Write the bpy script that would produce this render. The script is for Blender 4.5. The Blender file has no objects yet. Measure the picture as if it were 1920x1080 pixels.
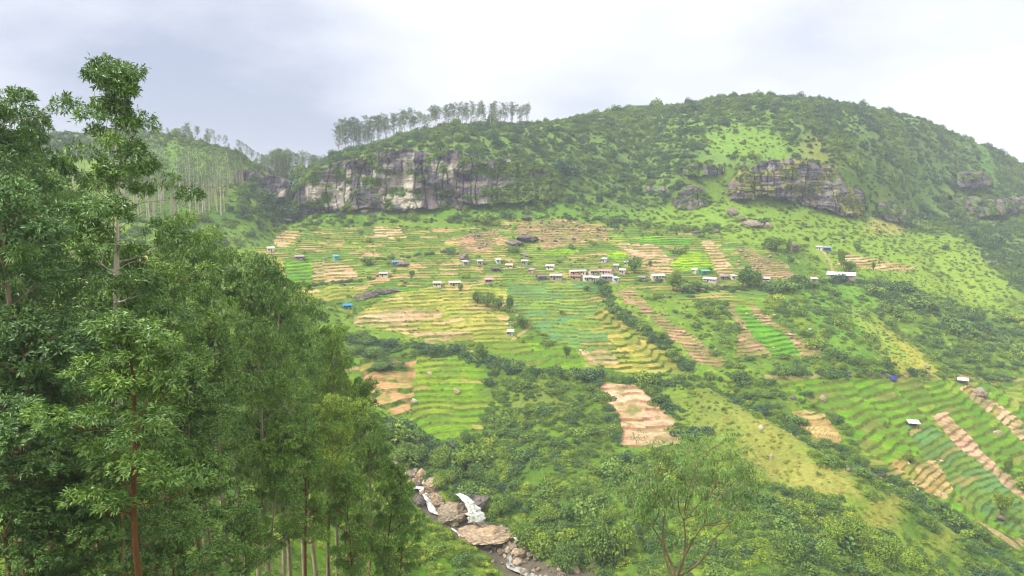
import bpy, math, random
import numpy as np
R = math.radians
rng = np.random.default_rng(11)
random.seed(5)
scene = bpy.context.scene
C = scene.collection

# ------------------------------------------------------------------ camera, sky, sun, exposure
F = 1400.0                       # focal length in photo pixels (1920 wide)
V0 = 370.0                       # row of the horizon
PITCH = math.atan((540 - V0) / F)
cam_d = bpy.data.cameras.new('camera')
cam = bpy.data.objects.new('camera', cam_d); C.objects.link(cam)
cam_d.sensor_width = 36.0; cam_d.lens = 36.0 * F / 1920
cam_d.clip_start = 0.5; cam_d.clip_end = 20000
cam.location = (0, 0, 0); cam.rotation_euler = (math.pi / 2 - PITCH, 0, 0)
scene.camera = cam

SUN_EL, SUN_AZ = R(50), R(-112)   # azimuth from +Y (view direction) towards +X; the sun stands to the left, a little behind the camera
w = bpy.data.worlds.new('World'); scene.world = w; w.use_nodes = True
nt = w.node_tree; nt.nodes.clear()
N = lambda t, **k: _set(nt.nodes.new(t), k)
def _set(n, k):
    for a, b in k.items(): setattr(n, a, b)
    return n
out = N('ShaderNodeOutputWorld'); bg = N('ShaderNodeBackground')
sky = N('ShaderNodeTexSky', sky_type='NISHITA', sun_disc=False, sun_elevation=SUN_EL, sun_rotation=SUN_AZ)
tc = N('ShaderNodeTexCoord')
mp = N('ShaderNodeMapping'); mp.inputs['Scale'].default_value = (1.0, 1.0, 2.4)
nz = N('ShaderNodeTexNoise'); nz.inputs['Scale'].default_value = 2.3; nz.inputs['Detail'].default_value = 8; nz.inputs['Roughness'].default_value = .55
nt.links.new(tc.outputs['Generated'], mp.inputs['Vector']); nt.links.new(mp.outputs[0], nz.inputs['Vector'])
def blob(direction, power):      # soft patch of cloud around a direction of the sky
    d = N('ShaderNodeVectorMath', operation='DOT_PRODUCT'); l = math.sqrt(sum(c * c for c in direction))
    d.inputs[1].default_value = [c / l for c in direction]; nt.links.new(tc.outputs['Generated'], d.inputs[0])
    m = N('ShaderNodeMath', operation='MAXIMUM'); m.inputs[1].default_value = 0; nt.links.new(d.outputs['Value'], m.inputs[0])
    p = N('ShaderNodeMath', operation='POWER'); p.inputs[1].default_value = power; nt.links.new(m.outputs[0], p.inputs[0])
    return p.outputs[0]
def mth(op, a, b=0.0, clamp=False):
    m = N('ShaderNodeMath', operation=op); m.use_clamp = clamp
    for i, x in enumerate((a, b)):
        if isinstance(x, (int, float)): m.inputs[i].default_value = x
        else: nt.links.new(x, m.inputs[i])
    return m.outputs[0]
def skydir(u, v):
    a, b = (u - 960) / F, (540 - v) / F
    return (a, math.cos(PITCH) + math.sin(PITCH) * b, -math.sin(PITCH) + math.cos(PITCH) * b)
fac = mth('ADD', mth('MULTIPLY', mth('SUBTRACT', nz.outputs['Fac'], .5), 1.6), .66)
fac = mth('ADD', fac, mth('MULTIPLY', blob(skydir(860, 90), 60), .26))
fac = mth('ADD', fac, mth('MULTIPLY', blob(skydir(1880, 230), 330), .42))
fac = mth('SUBTRACT', fac, mth('MULTIPLY', blob(skydir(450, 300), 34), .86))
fac = mth('SUBTRACT', fac, mth('MULTIPLY', blob(skydir(1100, 190), 200), .20))
fac = mth('SUBTRACT', fac, mth('MULTIPLY', blob(skydir(1500, 120), 120), .22))
ramp = N('ShaderNodeValToRGB'); cr = ramp.color_ramp
cr.elements[0].position = .1; cr.elements[0].color = (.42, .46, .60, 1)
cr.elements[1].position = .95; cr.elements[1].color = (.97, .98, 1.0, 1)
e = cr.elements.new(.45); e.color = (.74, .765, .85, 1)
e = cr.elements.new(.68); e.color = (.89, .90, .94, 1)
nt.links.new(fac, ramp.inputs['Fac'])
SKYB = 4.2
# an overcast sky is about twice as bright overhead as near the horizon
sx = N('ShaderNodeSeparateXYZ'); nt.links.new(tc.outputs['Generated'], sx.inputs[0])
up = N('ShaderNodeMapRange'); up.interpolation_type = 'SMOOTHSTEP'
for q, x in zip((1, 2, 3, 4), (.28, .8, SKYB, SKYB * 2.3)): up.inputs[q].default_value = x
nt.links.new(sx.outputs['Z'], up.inputs[0])
vm = N('ShaderNodeVectorMath', operation='SCALE'); nt.links.new(up.outputs[0], vm.inputs['Scale'])
nt.links.new(ramp.outputs['Color'], vm.inputs[0])
mix = N('ShaderNodeMixRGB'); mix.inputs['Fac'].default_value = .93
nt.links.new(sky.outputs['Color'], mix.inputs['Color1']); nt.links.new(vm.outputs['Vector'], mix.inputs['Color2'])
nt.links.new(mix.outputs['Color'], bg.inputs['Color']); bg.inputs['Strength'].default_value = .09
nt.links.new(bg.outputs[0], out.inputs['Surface'])

sd = bpy.data.lights.new('sun', 'SUN'); sd.energy = 1.5; sd.angle = R(10); sd.color = (1, .95, .86)
so = bpy.data.objects.new('sun', sd); C.objects.link(so)
# the lamp shines along its -Z
from mathutils import Vector
sv = Vector((math.sin(SUN_AZ) * math.cos(SUN_EL), math.cos(SUN_AZ) * math.cos(SUN_EL), math.sin(SUN_EL)))
so.rotation_euler = sv.to_track_quat('Z', 'Y').to_euler()

scene.view_settings.view_transform = 'Standard'; scene.view_settings.look = 'None'
scene.view_settings.exposure = 1.6; scene.view_settings.gamma = 1
scene.render.engine = 'CYCLES'
cy = scene.cycles
cy.max_bounces = 6; cy.diffuse_bounces = 3; cy.glossy_bounces = 1; cy.transmission_bounces = 3; cy.volume_bounces = 0
cy.transparent_max_bounces = 6; cy.caustics_reflective = False; cy.caustics_refractive = False
cy.use_adaptive_sampling = False; cy.filter_width = 1.15; cy.use_denoising = True

# ------------------------------------------------------------------ small tools
def lin(c):
    c = np.asarray(c, float) / 255.0
    return np.where(c <= .04045, c / 12.92, ((c + .055) / 1.055) ** 2.4)
ALB = .66
def alb(c): return lin(c) * ALB * np.array([1.08, 1.0, .86])
def hsh(i, j, k, s):
    n = (i.astype(np.int64) * 374761393 + j.astype(np.int64) * 668265263 + k.astype(np.int64) * 2147483647 + s * 974634777) & 0xffffffff
    n = ((n ^ (n >> 13)) * 1274126177) & 0xffffffff
    n = ((n ^ (n >> 16)) * 2246822519) & 0xffffffff
    return ((n ^ (n >> 15)) & 0xffffff) / float(0xffffff)
def vn2(x, y, s=0):
    i = np.floor(x); j = np.floor(y); fx = x - i; fy = y - j; fx = fx * fx * (3 - 2 * fx); fy = fy * fy * (3 - 2 * fy); z = np.zeros_like(i)
    return (hsh(i, j, z, s) * (1 - fx) + hsh(i + 1, j, z, s) * fx) * (1 - fy) + (hsh(i, j + 1, z, s) * (1 - fx) + hsh(i + 1, j + 1, z, s) * fx) * fy
def vn3(x, y, z, s=0):
    k = np.floor(z); f = z - k; f = f * f * (3 - 2 * f)
    i = np.floor(x); j = np.floor(y); fx = x - i; fy = y - j; fx = fx * fx * (3 - 2 * fx); fy = fy * fy * (3 - 2 * fy)
    def pl(kk): return (hsh(i, j, kk, s) * (1 - fx) + hsh(i + 1, j, kk, s) * fx) * (1 - fy) + (hsh(i, j + 1, kk, s) * (1 - fx) + hsh(i + 1, j + 1, kk, s) * fx) * fy
    return pl(k) * (1 - f) + pl(k + 1) * f
def fbm2(x, y, o=4, s=0):
    t = 0; a = .5; n = 0
    for q in range(o): t = t + a * vn2(x * 2 ** q + 17.3 * q, y * 2 ** q + 5.1 * q, s + q); n += a; a *= .5
    return t / n
def fbm3(x, y, z, o=4, s=0):
    t = 0; a = .5; n = 0
    for q in range(o): t = t + a * vn3(x * 2 ** q, y * 2 ** q, z * 2 ** q, s + q); n += a; a *= .5
    return t / n
def sstep(a, b, x): t = np.clip((x - a) / (b - a), 0, 1); return t * t * (3 - 2 * t)

def qmesh(name, V, Q, mats=(), col=None, smooth=False, mi=None):
    V = np.ascontiguousarray(V, np.float32); Q = np.ascontiguousarray(Q, np.int32); k = Q.shape[1]
    me = bpy.data.meshes.new(name)
    me.vertices.add(len(V)); me.vertices.foreach_set('co', V.ravel())
    me.loops.add(Q.size); me.loops.foreach_set('vertex_index', Q.ravel())
    me.polygons.add(len(Q)); me.polygons.foreach_set('loop_start', np.arange(0, Q.size, k, dtype=np.int32))
    if mi is not None: me.polygons.foreach_set('material_index', np.asarray(mi, np.int32))
    me.update(calc_edges=True)
    me.polygons.foreach_set('use_smooth', np.full(len(Q), bool(smooth)))
    if col is not None:
        ca = me.color_attributes.new(name='Col', type='FLOAT_COLOR', domain='POINT')
        c4 = np.ones((len(V), 4), np.float32); c4[:, :col.shape[1]] = col
        ca.data.foreach_set('color', c4.ravel())
    for m in mats: me.materials.append(m)
    return me
def link(name, me, parent=None, loc=None, rz=None, scale=None):
    o = bpy.data.objects.new(name, me); C.objects.link(o)
    if parent is not None: o.parent = parent
    if loc is not None: o.location = loc
    if rz is not None: o.rotation_euler = (0, 0, rz)
    if scale is not None: o.scale = scale if hasattr(scale, '__len__') else (scale,) * 3
    return o
def tag(o, label, cat=None, group=None, kind=None):
    if label: o['label'] = label
    if cat: o['category'] = cat
    if group: o['group'] = group
    if kind: o['kind'] = kind
    return o
def dup(root, **k):
    r = root.copy(); C.objects.link(r)
    for ch in root.children:
        c = ch.copy(); C.objects.link(c); c.parent = r
        for g in ch.children:
            d = g.copy(); C.objects.link(d); d.parent = c
    for a, b in k.items(): setattr(r, a, b)
    return r

def mat(name, base=None, rough=.85, spec=.2, attr=False, tint=None, noise=None, bump=None, transl=0.0, hue=0.0):
    """one node material: vertex colour or plain colour, per-thing tint, broad noise, bump and leaf translucency"""
    m = bpy.data.materials.new(name); m.use_nodes = True; t = m.node_tree; t.nodes.clear()
    nn = lambda ty: t.nodes.new(ty); L = t.links.new
    o = nn('ShaderNodeOutputMaterial'); b = nn('ShaderNodeBsdfPrincipled')
    b.inputs['Roughness'].default_value = rough; b.inputs['Specular IOR Level'].default_value = spec
    if attr:
        a = nn('ShaderNodeVertexColor'); a.layer_name = 'Col'; c = a.outputs['Color']
        if base is not None:
            mx = nn('ShaderNodeMixRGB'); mx.blend_type = 'MULTIPLY'; mx.inputs['Fac'].default_value = 1
            mx.inputs['Color2'].default_value = (*base, 1); L(c, mx.inputs['Color1']); c = mx.outputs['Color']
    else:
        rg = nn('ShaderNodeRGB'); rg.outputs[0].default_value = (*base, 1); c = rg.outputs[0]
    if tint:       # tint = list of colours picked by the per-thing number «tint»
        a = nn('ShaderNodeAttribute'); a.attribute_type = 'INSTANCER'; a.attribute_name = 'tint'
        rp = nn('ShaderNodeValToRGB'); rp.color_ramp.elements[0].color = (*tint[0], 1); rp.color_ramp.elements[1].color = (*tint[-1], 1)
        for i, q in enumerate(tint[1:-1]): e = rp.color_ramp.elements.new((i + 1) / (len(tint) - 1)); e.color = (*q, 1)
        L(a.outputs['Fac'], rp.inputs['Fac'])
        mx = nn('ShaderNodeMixRGB'); mx.blend_type = 'MULTIPLY'; mx.inputs['Fac'].default_value = 1
        L(c, mx.inputs['Color1']); L(rp.outputs['Color'], mx.inputs['Color2']); c = mx.outputs['Color']
    if noise:      # (scale, low factor, high factor[, vector scale])
        tcn = nn('ShaderNodeTexCoord'); mpn = nn('ShaderNodeMapping'); L(tcn.outputs['Object'], mpn.inputs['Vector'])
        if len(noise) > 3: mpn.inputs['Scale'].default_value = noise[3]
        z = nn('ShaderNodeTexNoise'); z.inputs['Scale'].default_value = noise[0]; z.inputs['Detail'].default_value = 5; z.inputs['Roughness'].default_value = .65
        L(mpn.outputs[0], z.inputs['Vector'])
        mr = nn('ShaderNodeMapRange'); mr.inputs[1].default_value = .3; mr.inputs[2].default_value = .7; mr.inputs[3].default_value = noise[1]; mr.inputs[4].default_value = noise[2]
        L(z.outputs['Fac'], mr.inputs[0])
        vs = nn('ShaderNodeVectorMath'); vs.operation = 'SCALE'; L(c, vs.inputs[0]); L(mr.outputs[0], vs.inputs['Scale']); c = vs.outputs['Vector']
    L(c, b.inputs['Base Color'])
    if bump:       # (scale, distance)
        tcn = nn('ShaderNodeTexCoord'); z = nn('ShaderNodeTexNoise'); z.inputs['Scale'].default_value = bump[0]; z.inputs['Detail'].default_value = 6; z.inputs['Roughness'].default_value = .7
        L(tcn.outputs['Object'], z.inputs['Vector'])
        bp = nn('ShaderNodeBump'); bp.inputs['Distance'].default_value = bump[1]; bp.inputs['Strength'].default_value = 1; L(z.outputs['Fac'], bp.inputs['Height']); L(bp.outputs[0], b.inputs['Normal'])
    if transl:
        tr = nn('ShaderNodeBsdfTranslucent'); L(c, tr.inputs['Color']); mx = nn('ShaderNodeMixShader'); mx.inputs[0].default_value = transl
        L(b.outputs[0], mx.inputs[1]); L(tr.outputs[0], mx.inputs[2]); L(mx.outputs[0], o.inputs['Surface'])
    else: L(b.outputs[0], o.inputs['Surface'])
    return m

# ------------------------------------------------------------------ terrain: feature lines from near to far
# each line: (column, row, distance) samples; row/distance give the height of the ground there
US = [0, 240, 480, 640, 800, 960, 1120, 1280, 1440, 1600, 1760, 1920]
LN = []
def line(vs, ys, us=US):
    u = np.array(us, float); v = np.array(vs if hasattr(vs, '__len__') else [vs] * len(u), float); y = np.array(ys, float)
    dy = math.cos(PITCH) + math.sin(PITCH) * (540 - v) / F
    a = (u - 960) / F / dy
    z = -(v - V0) / F * y * 1.0
    z = y * (-math.sin(PITCH) + math.cos(PITCH) * (540 - v) / F) / dy
    LN.append((a, y, z))
line(1260, [42] * 12)
line(1215, [80, 85, 100, 112, 122, 128, 126, 120, 115, 118, 128, 135])
line(1080, [110, 125, 160, 195, 222, 232, 228, 215, 210, 220, 240, 262])
line(950, [135, 155, 195, 235, 258, 264, 262, 256, 252, 262, 284, 308])
line(820, [180, 205, 245, 285, 303, 308, 308, 304, 302, 314, 336, 362])
line(700, [245, 270, 310, 340, 353, 357, 357, 357, 360, 373, 400, 432])
line(600, [310, 335, 372, 400, 412, 416, 416, 418, 425, 445, 478, 518])
line(520, [365, 392, 435, 465, 477, 481, 482, 486, 496, 520, 560, 610])
line(450, [415, 445, 500, 530, 542, 546, 548, 555, 568, 600, 650, 705])
UC = [0, 240, 480, 530, 560, 640, 700, 800, 900, 1030, 1200, 1290, 1400, 1500, 1600, 1690, 1760, 1920]
line([405, 398, 392, 400, 394, 390, 384, 386, 380, 368, 384, 388, 368, 382, 404, 412, 405, 400],
     [455, 485, 545, 580, 585, 590, 593, 596, 600, 612, 622, 628, 636, 645, 660, 690, 735, 820], UC)
line([345, 335, 325, 360, 325, 302, 287, 284, 300, 322, 345, 330, 306, 300, 330, 372, 372, 362],
     [520, 550, 620, 655, 597, 603, 606, 609, 614, 628, 650, 642, 648, 658, 673, 706, 775, 870], UC)
UK = [0, 120, 250, 330, 400, 440, 480, 520, 560, 600, 630, 700, 760, 830, 930, 1000, 1100, 1180, 1300, 1380, 1450, 1540, 1640, 1720, 1760, 1820, 1880, 1920]
VK = [262, 255, 252, 258, 276, 290, 308, 328, 330, 312, 289, 276, 257, 243, 236, 236, 220, 209, 201, 188, 187, 195, 208, 221, 240, 265, 293, 312]
YK = [640, 640, 640, 640, 640, 650, 690, 760, 760, 700, 655, 665, 680, 690, 710, 730, 790, 840, 870, 880, 890, 900, 905, 910, 915, 930, 970, 1000]
line(VK, YK, UK)
line(np.array(VK) + 34, np.array(YK) * 1.12, UK)
line(np.array(VK) + 95, np.array(YK) * 1.5, UK)
line([420] * 12, [2000] * 12)
line([392] * 12, [3200] * 12)

A_in = np.linspace(-.76, .78, 1130)
A_l = -.76 - np.linspace(.0, 1, 34)[1:][::-1] ** 1.5 * .6
A_r = .78 + np.linspace(.0, 1, 34)[1:] ** 1.5 * .6
A = np.concatenate([A_l, A_in, A_r]); NA = len(A)
YG = np.concatenate([np.geomspace(4, 100, 90, endpoint=False), np.geomspace(100, 240, 260, endpoint=False), np.geomspace(240, 700, 900, endpoint=False),
                     np.geomspace(700, 1010, 170, endpoint=False), np.geomspace(1010, 3200, 40)])
NY = len(YG)
K = len(LN) + 1
AK = np.zeros((K, NA)); ZK = np.zeros((K, NA)); YKK = np.zeros((K, NA))
YKK[0] = 4; ZK[0] = -5.5
ker = np.exp(-np.linspace(-2.2, 2.2, 41) ** 2); ker /= ker.sum()
for k, (a, y, z) in enumerate(LN):
    yy = np.interp(A, a, y); zz = np.interp(A, a, z)
    if len(a) == 12 or k in (9, 10):
        q = np.pad(yy, 20, mode='edge'); yy = np.convolve(q, ker, 'valid') if len(a) == 12 else yy
        q = np.pad(zz, 20, mode='edge'); zz = np.convolve(q, ker, 'valid') if len(a) == 12 else zz
    YKK[k + 1] = yy; ZK[k + 1] = zz
h = np.diff(YKK, axis=0); dl = np.diff(ZK, axis=0) / h
M = np.zeros_like(ZK)
w1 = 2 * h[1:] + h[:-1]; w2 = h[1:] + 2 * h[:-1]
same = dl[1:] * dl[:-1] > 0
with np.errstate(divide='ignore', invalid='ignore'):
    M[1:-1] = np.where(same, (w1 + w2) / (w1 / dl[:-1] + w2 / dl[1:]), 0)
M[0] = dl[0]; M[-1] = dl[-1]
Z = np.zeros((NY, NA))
for j in range(NA):
    yk = YKK[:, j]; i = np.clip(np.searchsorted(yk, YG, side='right') - 1, 0, K - 2)
    t = (YG - yk[i]) / h[i, j]; t = np.clip(t, 0, 1.0)
    Z[:, j] = (ZK[i, j] * (1 + 2 * t) * (1 - t) ** 2 + h[i, j] * M[i, j] * t * (1 - t) ** 2 + ZK[i + 1, j] * t * t * (3 - 2 * t) + h[i, j] * M[i + 1, j] * t * t * (t - 1))
AA, YY = np.meshgrid(A, YG)
XX = AA * YY

def cast(u, v, off=0.0):
    """where the ray through photo pixel (u, v) meets the ground (off: pixels are read on ground raised by off)"""
    dy = math.cos(PITCH) + math.sin(PITCH) * (540 - v) / F
    a = (u - 960) / F / dy; s = (-math.sin(PITCH) + math.cos(PITCH) * (540 - v) / F) / dy
    c = np.clip(np.searchsorted(A, a) - 1, 0, NA - 2); f = np.clip((a - A[c]) / (A[c + 1] - A[c]), 0, 1)
    z = Z[:, c] * (1 - f) + Z[:, c + 1] * f + off
    g = z - s * YG; g[:60] = -1
    hit = np.nonzero(g >= 0)[0]
    if len(hit) == 0:
        i = int(np.argmax(g[60:]) + 60); return np.array([a * YG[i], YG[i], z[i]])
    i = hit[0]; t = g[i - 1] / (g[i - 1] - g[i]); y = YG[i - 1] + t * (YG[i] - YG[i - 1])
    return np.array([a * y, y, z[i - 1] + t * (z[i] - z[i - 1])])
def gz(x, y):
    x = np.atleast_1d(np.asarray(x, float)); y = np.atleast_1d(np.asarray(y, float)); a = x / y
    c = np.clip(np.searchsorted(A, a) - 1, 0, NA - 2); f = np.clip((a - A[c]) / (A[c + 1] - A[c]), 0, 1)
    r = np.clip(np.searchsorted(YG, y) - 1, 0, NY - 2); g = np.clip((y - YG[r]) / (YG[r + 1] - YG[r]), 0, 1)
    return (Z[r, c] * (1 - f) + Z[r, c + 1] * f) * (1 - g) + (Z[r + 1, c] * (1 - f) + Z[r + 1, c + 1] * f) * g
def pix(x, y, z):
    dy = y * math.cos(PITCH) - z * math.sin(PITCH); up = y * math.sin(PITCH) + z * math.cos(PITCH)
    return 960 + F * x / dy, 540 - F * up / dy
def at(u, v, Y):
    """the point at distance Y on the line of sight through pixel (u, v)"""
    dy = math.cos(PITCH) + math.sin(PITCH) * (540 - v) / F
    return np.array([(u - 960) / F / dy * Y, Y, Y * (-math.sin(PITCH) + math.cos(PITCH) * (540 - v) / F) / dy])
def densify(pts, n=8):
    q = []
    for (a, b), (c, d) in zip(pts[:-1], pts[1:]):
        for t in np.linspace(0, 1, n, endpoint=False): q.append((a + (c - a) * t, b + (d - b) * t))
    q.append(pts[-1]); return q
def polydist(px, P):
    """distance in the ground plane from grid vertices to a polyline"""
    d = np.full(XX.shape, 1e9)
    P = np.asarray(P)
    lo = P.min(0) - 60; hi = P.max(0) + 60
    m = (XX > lo[0]) & (XX < hi[0]) & (YY > lo[1]) & (YY < hi[1])
    x = XX[m]; y = YY[m]; dd = np.full(x.shape, 1e9)
    for p, q in zip(P[:-1], P[1:]):
        v = q - p; L = v @ v + 1e-9; t = np.clip(((x - p[0]) * v[0] + (y - p[1]) * v[1]) / L, 0, 1)
        dd = np.minimum(dd, np.hypot(x - p[0] - t * v[0], y - p[1] - t * v[1]))
    d[m] = dd; return d
def wline(pts, n=4): return np.array([cast(a, b)[:2] for a, b in densify(pts, n)])

# gullies (-) and spurs (+), each carved along a line of the hillside
SHAPES = [
    ([(735, 862), (775, 905), (800, 945), (860, 985), (930, 1025), (965, 1075), (1000, 1110)], -3.5, 7),
    ([(1130, 545), (1165, 590), (1230, 630), (1290, 690), (1370, 730), (1440, 765), (1560, 835), (1700, 925), (1860, 1035)], -5, 9),
    ([(1430, 560), (1520, 610), (1640, 680), (1760, 730)], 3, 14),
    ([(1300, 725), (1380, 790), (1500, 850), (1640, 930), (1760, 985), (1860, 1050)], 4.5, 12),
    ([(1000, 720), (1040, 800), (1060, 900), (1100, 980)], 6, 18),
    ([(520, 340), (540, 400), (500, 440)], -7, 16),
    ([(1500, 255), (1600, 300), (1680, 350)], 6, 30),
    ([(1690, 400), (1760, 480), (1840, 580), (1920, 640)], -6, 20),
    ([(1600, 560), (1740, 640), (1870, 700)], -5, 16),
    ([(1460, 880), (1520, 960), (1600, 1060)], -4, 9),
    ([(1180, 340), (1200, 300), (1230, 250)], -5, 20),
]
SH = [(wline(p), a, b) for p, a, b in SHAPES]
for P, a, b in SH:
    Z += a * np.exp(-(polydist(None, P) / b) ** 2)
amp = np.interp(YY, [40, 200, 600, 900], [.8, 1.6, 2.6, 5.0]) * np.where(np.abs(AA) < .79, 1, .6)
Z += amp * (fbm2(XX / 46, YY / 46, 4, 3) - .5) * 2
Z += .5 * (fbm2(XX / 9, YY / 9, 3, 8) - .5) * 2

# ------------------------------------------------------------------ fields
PAL = {  # tread colours with weights, riser colour, row contrast, rows per tread, plot width, step
 'soil':   ([((218, 188, 156), 5), ((206, 174, 138), 3), ((175, 165, 90), 1)], (120, 130, 60), .14, 3, 26, 1.6),
 'pink':   ([((226, 192, 164), 5), ((218, 182, 154), 4)], (176, 138, 108), .20, 5, 16, 1.9),
 'green':  ([((122, 172, 34), 5), ((104, 156, 38), 4), ((146, 178, 50), 2), ((168, 172, 84), 1)], (120, 140, 62), .20, 4, 22, 1.7),
 'rgreen': ([((118, 174, 34), 6), ((104, 160, 40), 4), ((140, 178, 52), 2), ((150, 162, 76), 1.5)], (126, 146, 64), .16, 6, 17, 2.4),
 'vivid':  ([((98, 170, 38), 5), ((120, 180, 30), 2)], (90, 130, 46), .1, 4, 30, 1.5),
 'lime':   ([((160, 200, 20), 5), ((140, 190, 30), 2)], (110, 150, 40), .1, 4, 18, 1.4),
 'yellow': ([((184, 182, 92), 5), ((158, 172, 72), 4), ((212, 184, 134), 3.5)], (128, 140, 62), .12, 4, 20, 1.4),
 'yterr':  ([((196, 182, 92), 5), ((160, 172, 70), 3), ((176, 176, 84), 3)], (96, 120, 44), .12, 3, 40, 1.8),
 'mixed':  ([((122, 158, 60), 5), ((146, 168, 72), 3), ((106, 150, 52), 4), ((176, 168, 92), 3), ((204, 170, 130), 3), ((96, 134, 66), 3)], (104, 122, 56), .15, 3, 15, 1.2),
 'teal':   ([((106, 158, 92), 5), ((116, 168, 98), 3), ((122, 160, 66), 2), ((170, 166, 100), 1)], (112, 138, 70), .2, 4, 18, 1.5),
 'tealmix':([((112, 160, 86), 4), ((132, 168, 68), 5), ((104, 156, 102), 2), ((164, 174, 86), 3), ((190, 170, 110), 1)], (112, 128, 62), .14, 3, 16, 1.3),
 'tan':    ([((200, 178, 122), 5), ((184, 160, 100), 3), ((160, 168, 76), 2)], (124, 124, 62), .25, 5, 20, 1.4),
 'stony':  ([((196, 162, 130), 5), ((176, 148, 118), 4), ((150, 150, 84), 3)], (110, 110, 72), .3, 3, 9, 1.1),
 'strip':  ([((200, 164, 118), 4), ((170, 160, 84), 2)], (92, 132, 48), .12, 3, 60, 3.0),
}
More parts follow.
